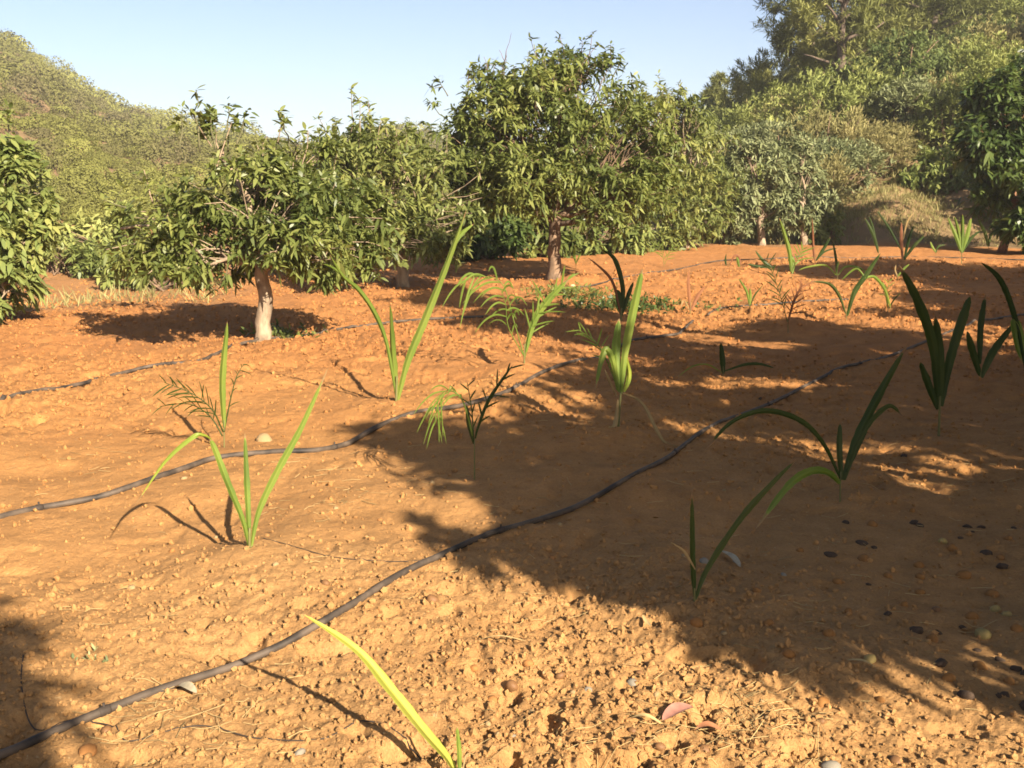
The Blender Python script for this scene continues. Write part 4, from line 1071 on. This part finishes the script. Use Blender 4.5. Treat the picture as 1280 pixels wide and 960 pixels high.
place('stone', 'small tan stone on the sunlit soil', 'stone', 'tan stones on the sunlit soil', M_STONE[0],
      [(330, 548, .06), (345, 720), (165, 738), (495, 730), (716, 870), (735, 735), (905, 800), (665, 885), (572, 700), (270, 670), (420, 640), (855, 700), (610, 900), (960, 905), (230, 600), (450, 745), (820, 880), (530, 940), (760, 900), (700, 660), (905, 615), (540, 605)], (.010, .016), .7, .2, 206, 4)
place('stone', 'small grey stone on the sunlit soil', 'stone', 'grey stones on the sunlit soil', M_STONE[1],
      [(640, 918), (735, 868), (375, 940, .025), (790, 862), (880, 705, .02), (1040, 955, .035), (980, 720), (920, 700)], (.011, .017), .5, .2, 207)

def flat_leaf(name, label, pix, w, mat, cat='leaf'):
    g = np.array([gnd(*p) for p in pix]); g[:, 2] += [.012 + .012 * (k % 2) for k in range(len(g))]
    q = smooth_line(g, 14); tg = nrm(np.gradient(q, axis=0)); side = nrm(np.cross(tg, [0, 0, 1.0]))
    t = np.linspace(0, 1, 14); h = (np.sin(t * math.pi) ** .8 * w * .5 + .0008)[:, None]
    up = np.array([0, 0, 1.0])
    mb = MB(); v = np.stack([q - side * h + up * h * .5, q, q + side * h + up * h * .5], 1).reshape(-1, 3)
    i = np.arange(13)[:, None] * 3
    mb.add(v, np.concatenate([np.stack([i, i + 1, i + 4, i + 3], -1).reshape(-1, 4), np.stack([i + 1, i + 2, i + 5, i + 4], -1).reshape(-1, 4)]))
    o = mb.build(name, mat); tag(o, label, cat)
M_PINKLEAF = plain_mat('pink_dry_leaf', (.46, .22, .16), .6, .2, 40)
M_RUSTLEAF = plain_mat('rust_dry_leaf', (.40, .17, .08), .7, .2, 40)
M_GREYLEAF = plain_mat('pale_dry_leaf', (.50, .42, .28), .7, .2, 40)
flat_leaf('dry_leaf', 'pinkish dry leaf lying at the bottom near straw', [(828, 914), (848, 905), (866, 897)], .05, M_PINKLEAF)
flat_leaf('dry_leaf', 'rust coloured dry leaf right of the pinkish one', [(868, 922), (884, 921), (902, 922)], .028, M_RUSTLEAF)
flat_leaf('dry_leaf', 'pale folded dry leaf below the nearest hose at left', [(220, 864), (232, 869), (246, 876)], .035, M_GREYLEAF)
flat_leaf('dry_leaf', 'whitish dry leaf in the shade beside the V leaved seedling', [(900, 690), (915, 702), (925, 712)], .03, M_GREYLEAF)
flat_leaf('wood_splinter', 'pale yellow wood splinter on the earth left of pinkish leaf', [(788, 914), (806, 917), (827, 921)], .016, M_STRAW, 'splinter')
flat_leaf('wood_splinter', 'pale straw piece in the shade above the lower right corner', [(1058, 838), (1078, 842), (1094, 844)], .014, M_STRAW, 'splinter')
flat_leaf('wood_splinter', 'short pale chip of wood at the shadow edge', [(803, 782), (808, 789), (813, 795)], .014, M_STRAW, 'splinter')
flat_leaf('straw_stalk', 'long thin straw stalk on the cloddy earth', [(598, 807), (625, 810), (657, 812)], .006, M_STRAW, 'straw')

# loose clods, one uncountable mass
def clod_field():
    rg = np.random.default_rng(303)
    mb = MB()
    n = 80000
    y = 2.2 * (22 / 2.2) ** rg.random(n)
    x = rg.uniform(-.56, .56, n) * y
    keep = rg.random(n) < np.clip(tilth(x, y) ** 1.5, .10, 1)
    x, y = x[keep], y[keep]
    z = H(x, y)
    r = .0018 + .0105 * rg.random(len(x)) ** 5 + .0016 * y * rg.random(len(x)) ** 3
    ico = np.array([[0, 0, 1], [.9, 0, .45], [.28, .85, .45], [-.72, .52, .45], [-.72, -.52, .45], [.28, -.85, .45], [.72, .52, -.45], [-.28, .85, -.45], [-.9, 0, -.45], [-.28, -.85, -.45], [.72, -.52, -.45], [0, 0, -1]])
    fc = np.array([[0, 1, 2], [0, 2, 3], [0, 3, 4], [0, 4, 5], [0, 5, 1], [1, 6, 2], [2, 6, 7], [2, 7, 3], [3, 7, 8], [3, 8, 4], [4, 8, 9], [4, 9, 5], [5, 9, 10], [5, 10, 1], [1, 10, 6], [11, 7, 6], [11, 8, 7], [11, 9, 8], [11, 10, 9], [11, 6, 10]])
    N = len(x)
    v = ico[None] * rg.uniform(.6, 1.3, (N, 12, 1)) * r[:, None, None] * rg.uniform(.6, 1.25, (N, 1, 3))
    a = rg.uniform(0, 6.28, N); c, s = np.cos(a)[:, None], np.sin(a)[:, None]
    vx = v[..., 0] * c - v[..., 1] * s; vy = v[..., 0] * s + v[..., 1] * c
    v = np.stack([vx, vy, v[..., 2]], -1) + np.stack([x, y, z + r * .35], -1)[:, None]
    f = (np.arange(N) * 12)[:, None, None] + fc[None]
    mb.add(v.reshape(-1, 3), f.reshape(-1, 3))
    return mb.build('soil_clods', M_SOIL, smooth_=False)
o = clod_field()
o.data.attributes['tint'].data.foreach_set('value', np.zeros(len(o.data.vertices), np.float32))
tag(o, 'loose clods of earth scattered over the field', 'soil clods', kind='stuff')

def straw_litter():
    rg = np.random.default_rng(404)
    mb = MB()
    def patch(px, py, sx, sy, n, L):
        for _ in range(n):
            p = gnd(px + rg.normal(0, sx), py + rg.normal(0, sy))
            a = rg.normal(0, .9) ; l = L * rg.uniform(.3, 1.2)
            d = np.array([math.cos(a), math.sin(a), 0]) * l * .5
            q = np.array([p - d, p + rg.normal(0, .004, 3), p + d])
            q[:, 2] = H(q[:, 0], q[:, 1]) + .004 + rg.random(3) * .007
            mb.tube(q, rg.uniform(.0006, .0013), 4, cap=False)
    for a in [(930, 900, 60, 28, 90, .10), (860, 930, 90, 20, 60, .09), (240, 905, 60, 25, 40, .09), (180, 900, 40, 18, 12, .12), (690, 765, 35, 14, 16, .08), (385, 640, 30, 8, 26, .08), (470, 625, 40, 10, 22, .08), (100, 560, 60, 30, 22, .12), (300, 420, 50, 14, 30, .12),
              (170, 415, 60, 10, 26, .14), (450, 590, 60, 15, 26, .1), (640, 330, 60, 5, 30, .25), (1160, 590, 40, 14, 24, .08), (1080, 800, 120, 70, 46, .09), (700, 600, 160, 60, 60, .1), (600, 860, 180, 60, 40, .07), (1150, 650, 100, 80, 50, .08), (200, 780, 130, 60, 26, .07), (900, 330, 120, 10, 40, .2)]:
        patch(*a)
    return tag(mb.build('straw_litter', M_STRAW), 'dry straw bits scattered on the soil', 'straw', kind='stuff')
straw_litter()

def weeds(label, px, py, w, h, n, seed, hgt, mat=M_MANGO_D):
    rg = np.random.default_rng(seed); mb = MB()
    b = gnd(px, py)
    xs = b[0] + rg.normal(0, w, n); ys = b[1] + rg.normal(0, h, n)
    C = np.stack([xs, ys, H(xs, ys) + rg.random(n) * hgt], -1)
    whorls(mb, C, np.tile([0, 0, 1.0], (n, 1)), 6, .07 if n > 20 else .025, .3, .2, (15, 85))
    tag(mb.build('weeds', mat), label, 'weeds', kind='stuff')
weeds('dark green weeds in the shade at the foot of the tall tree', 785, 386, .55, .35, 260, 1, .10)
weeds('dark green weeds close to the foot of the tall trunk', 715, 372, .35, .3, 120, 4, .12, M_MANGO)
weeds('low weeds round the foot of the pale trunk', 352, 424, .16, .2, 80, 2, .06, M_MANGO)
weeds('tiny green weed in the soft shadow at the lower left', 118, 830, .025, .015, 6, 3, .002, M_OLIVE)

def dry_grass():
    rg = np.random.default_rng(505); mb = MB(); n = 4400
    a = np.radians(rg.uniform(-30, 30, n)); e = np.interp(np.degrees(a), EDGE_A, EDGE_V)
    far = rg.random(n) < .4
    a = np.where(far, np.radians(rg.uniform(12, 22, n)), a); e = np.interp(np.degrees(a), EDGE_A, EDGE_V)
    r = e + np.where(far, rg.uniform(1.2, 6.5, n), rg.uniform(.2, 5, n))
    x, y = r * np.sin(a), r * np.cos(a)
    k_ = (np.degrees(a) > -8) | (rg.random(n) < .22); x, y = x[k_], y[k_]; n = len(x)
    C = np.stack([x, y, H(x, y)], -1)
    whorls(mb, C, np.tile([0, 0, 1.0], (n, 1)), 6, .24, .06, .25, (5, 45))
    tag(mb.build('dry_grass', M_SHRUB_B), 'dry grass fringe along the far edge of the field', 'grass', kind='stuff')
dry_grass()

# ------------------------------------------------------------------ air
def haze():
    m = bpy.data.materials.new('haze_air'); m.use_nodes = True
    nt = m.node_tree; nt.nodes.remove(nt.nodes['Principled BSDF'])
    v = nt.nodes.new('ShaderNodeVolumePrincipled')
    v.inputs['Color'].default_value = (.96, .95, .93, 1); v.inputs['Density'].default_value = .00085; v.inputs['Anisotropy'].default_value = .2
    nt.links.new(v.outputs[0], nt.nodes['Material Output'].inputs['Volume'])
    zs = []
    for n_ in ('ground', 'hills'):
        me = bpy.data.objects[n_].data; co = np.zeros(len(me.vertices) * 3, np.float32); me.vertices.foreach_get('co', co); zs.append((co[2::3].min(), co[2::3].max()))
    z0 = min(a for a, _ in zs) - 1.0; z1 = max(b_ for _, b_ in zs) + 14
    x = 1520.0
    mb = MB()
    mb.add([[-x, -x, z0], [x, -x, z0], [x, x, z0], [-x, x, z0], [-x, -x, z1], [x, -x, z1], [x, x, z1], [-x, x, z1]], [[0, 3, 2, 1], [4, 5, 6, 7], [0, 1, 5, 4], [1, 2, 6, 5], [2, 3, 7, 6], [3, 0, 4, 7]])
    o = mb.build('haze', m, smooth_=False); o['kind'] = 'stuff'; o['label'] = 'thin dusty haze over the valley'
haze()
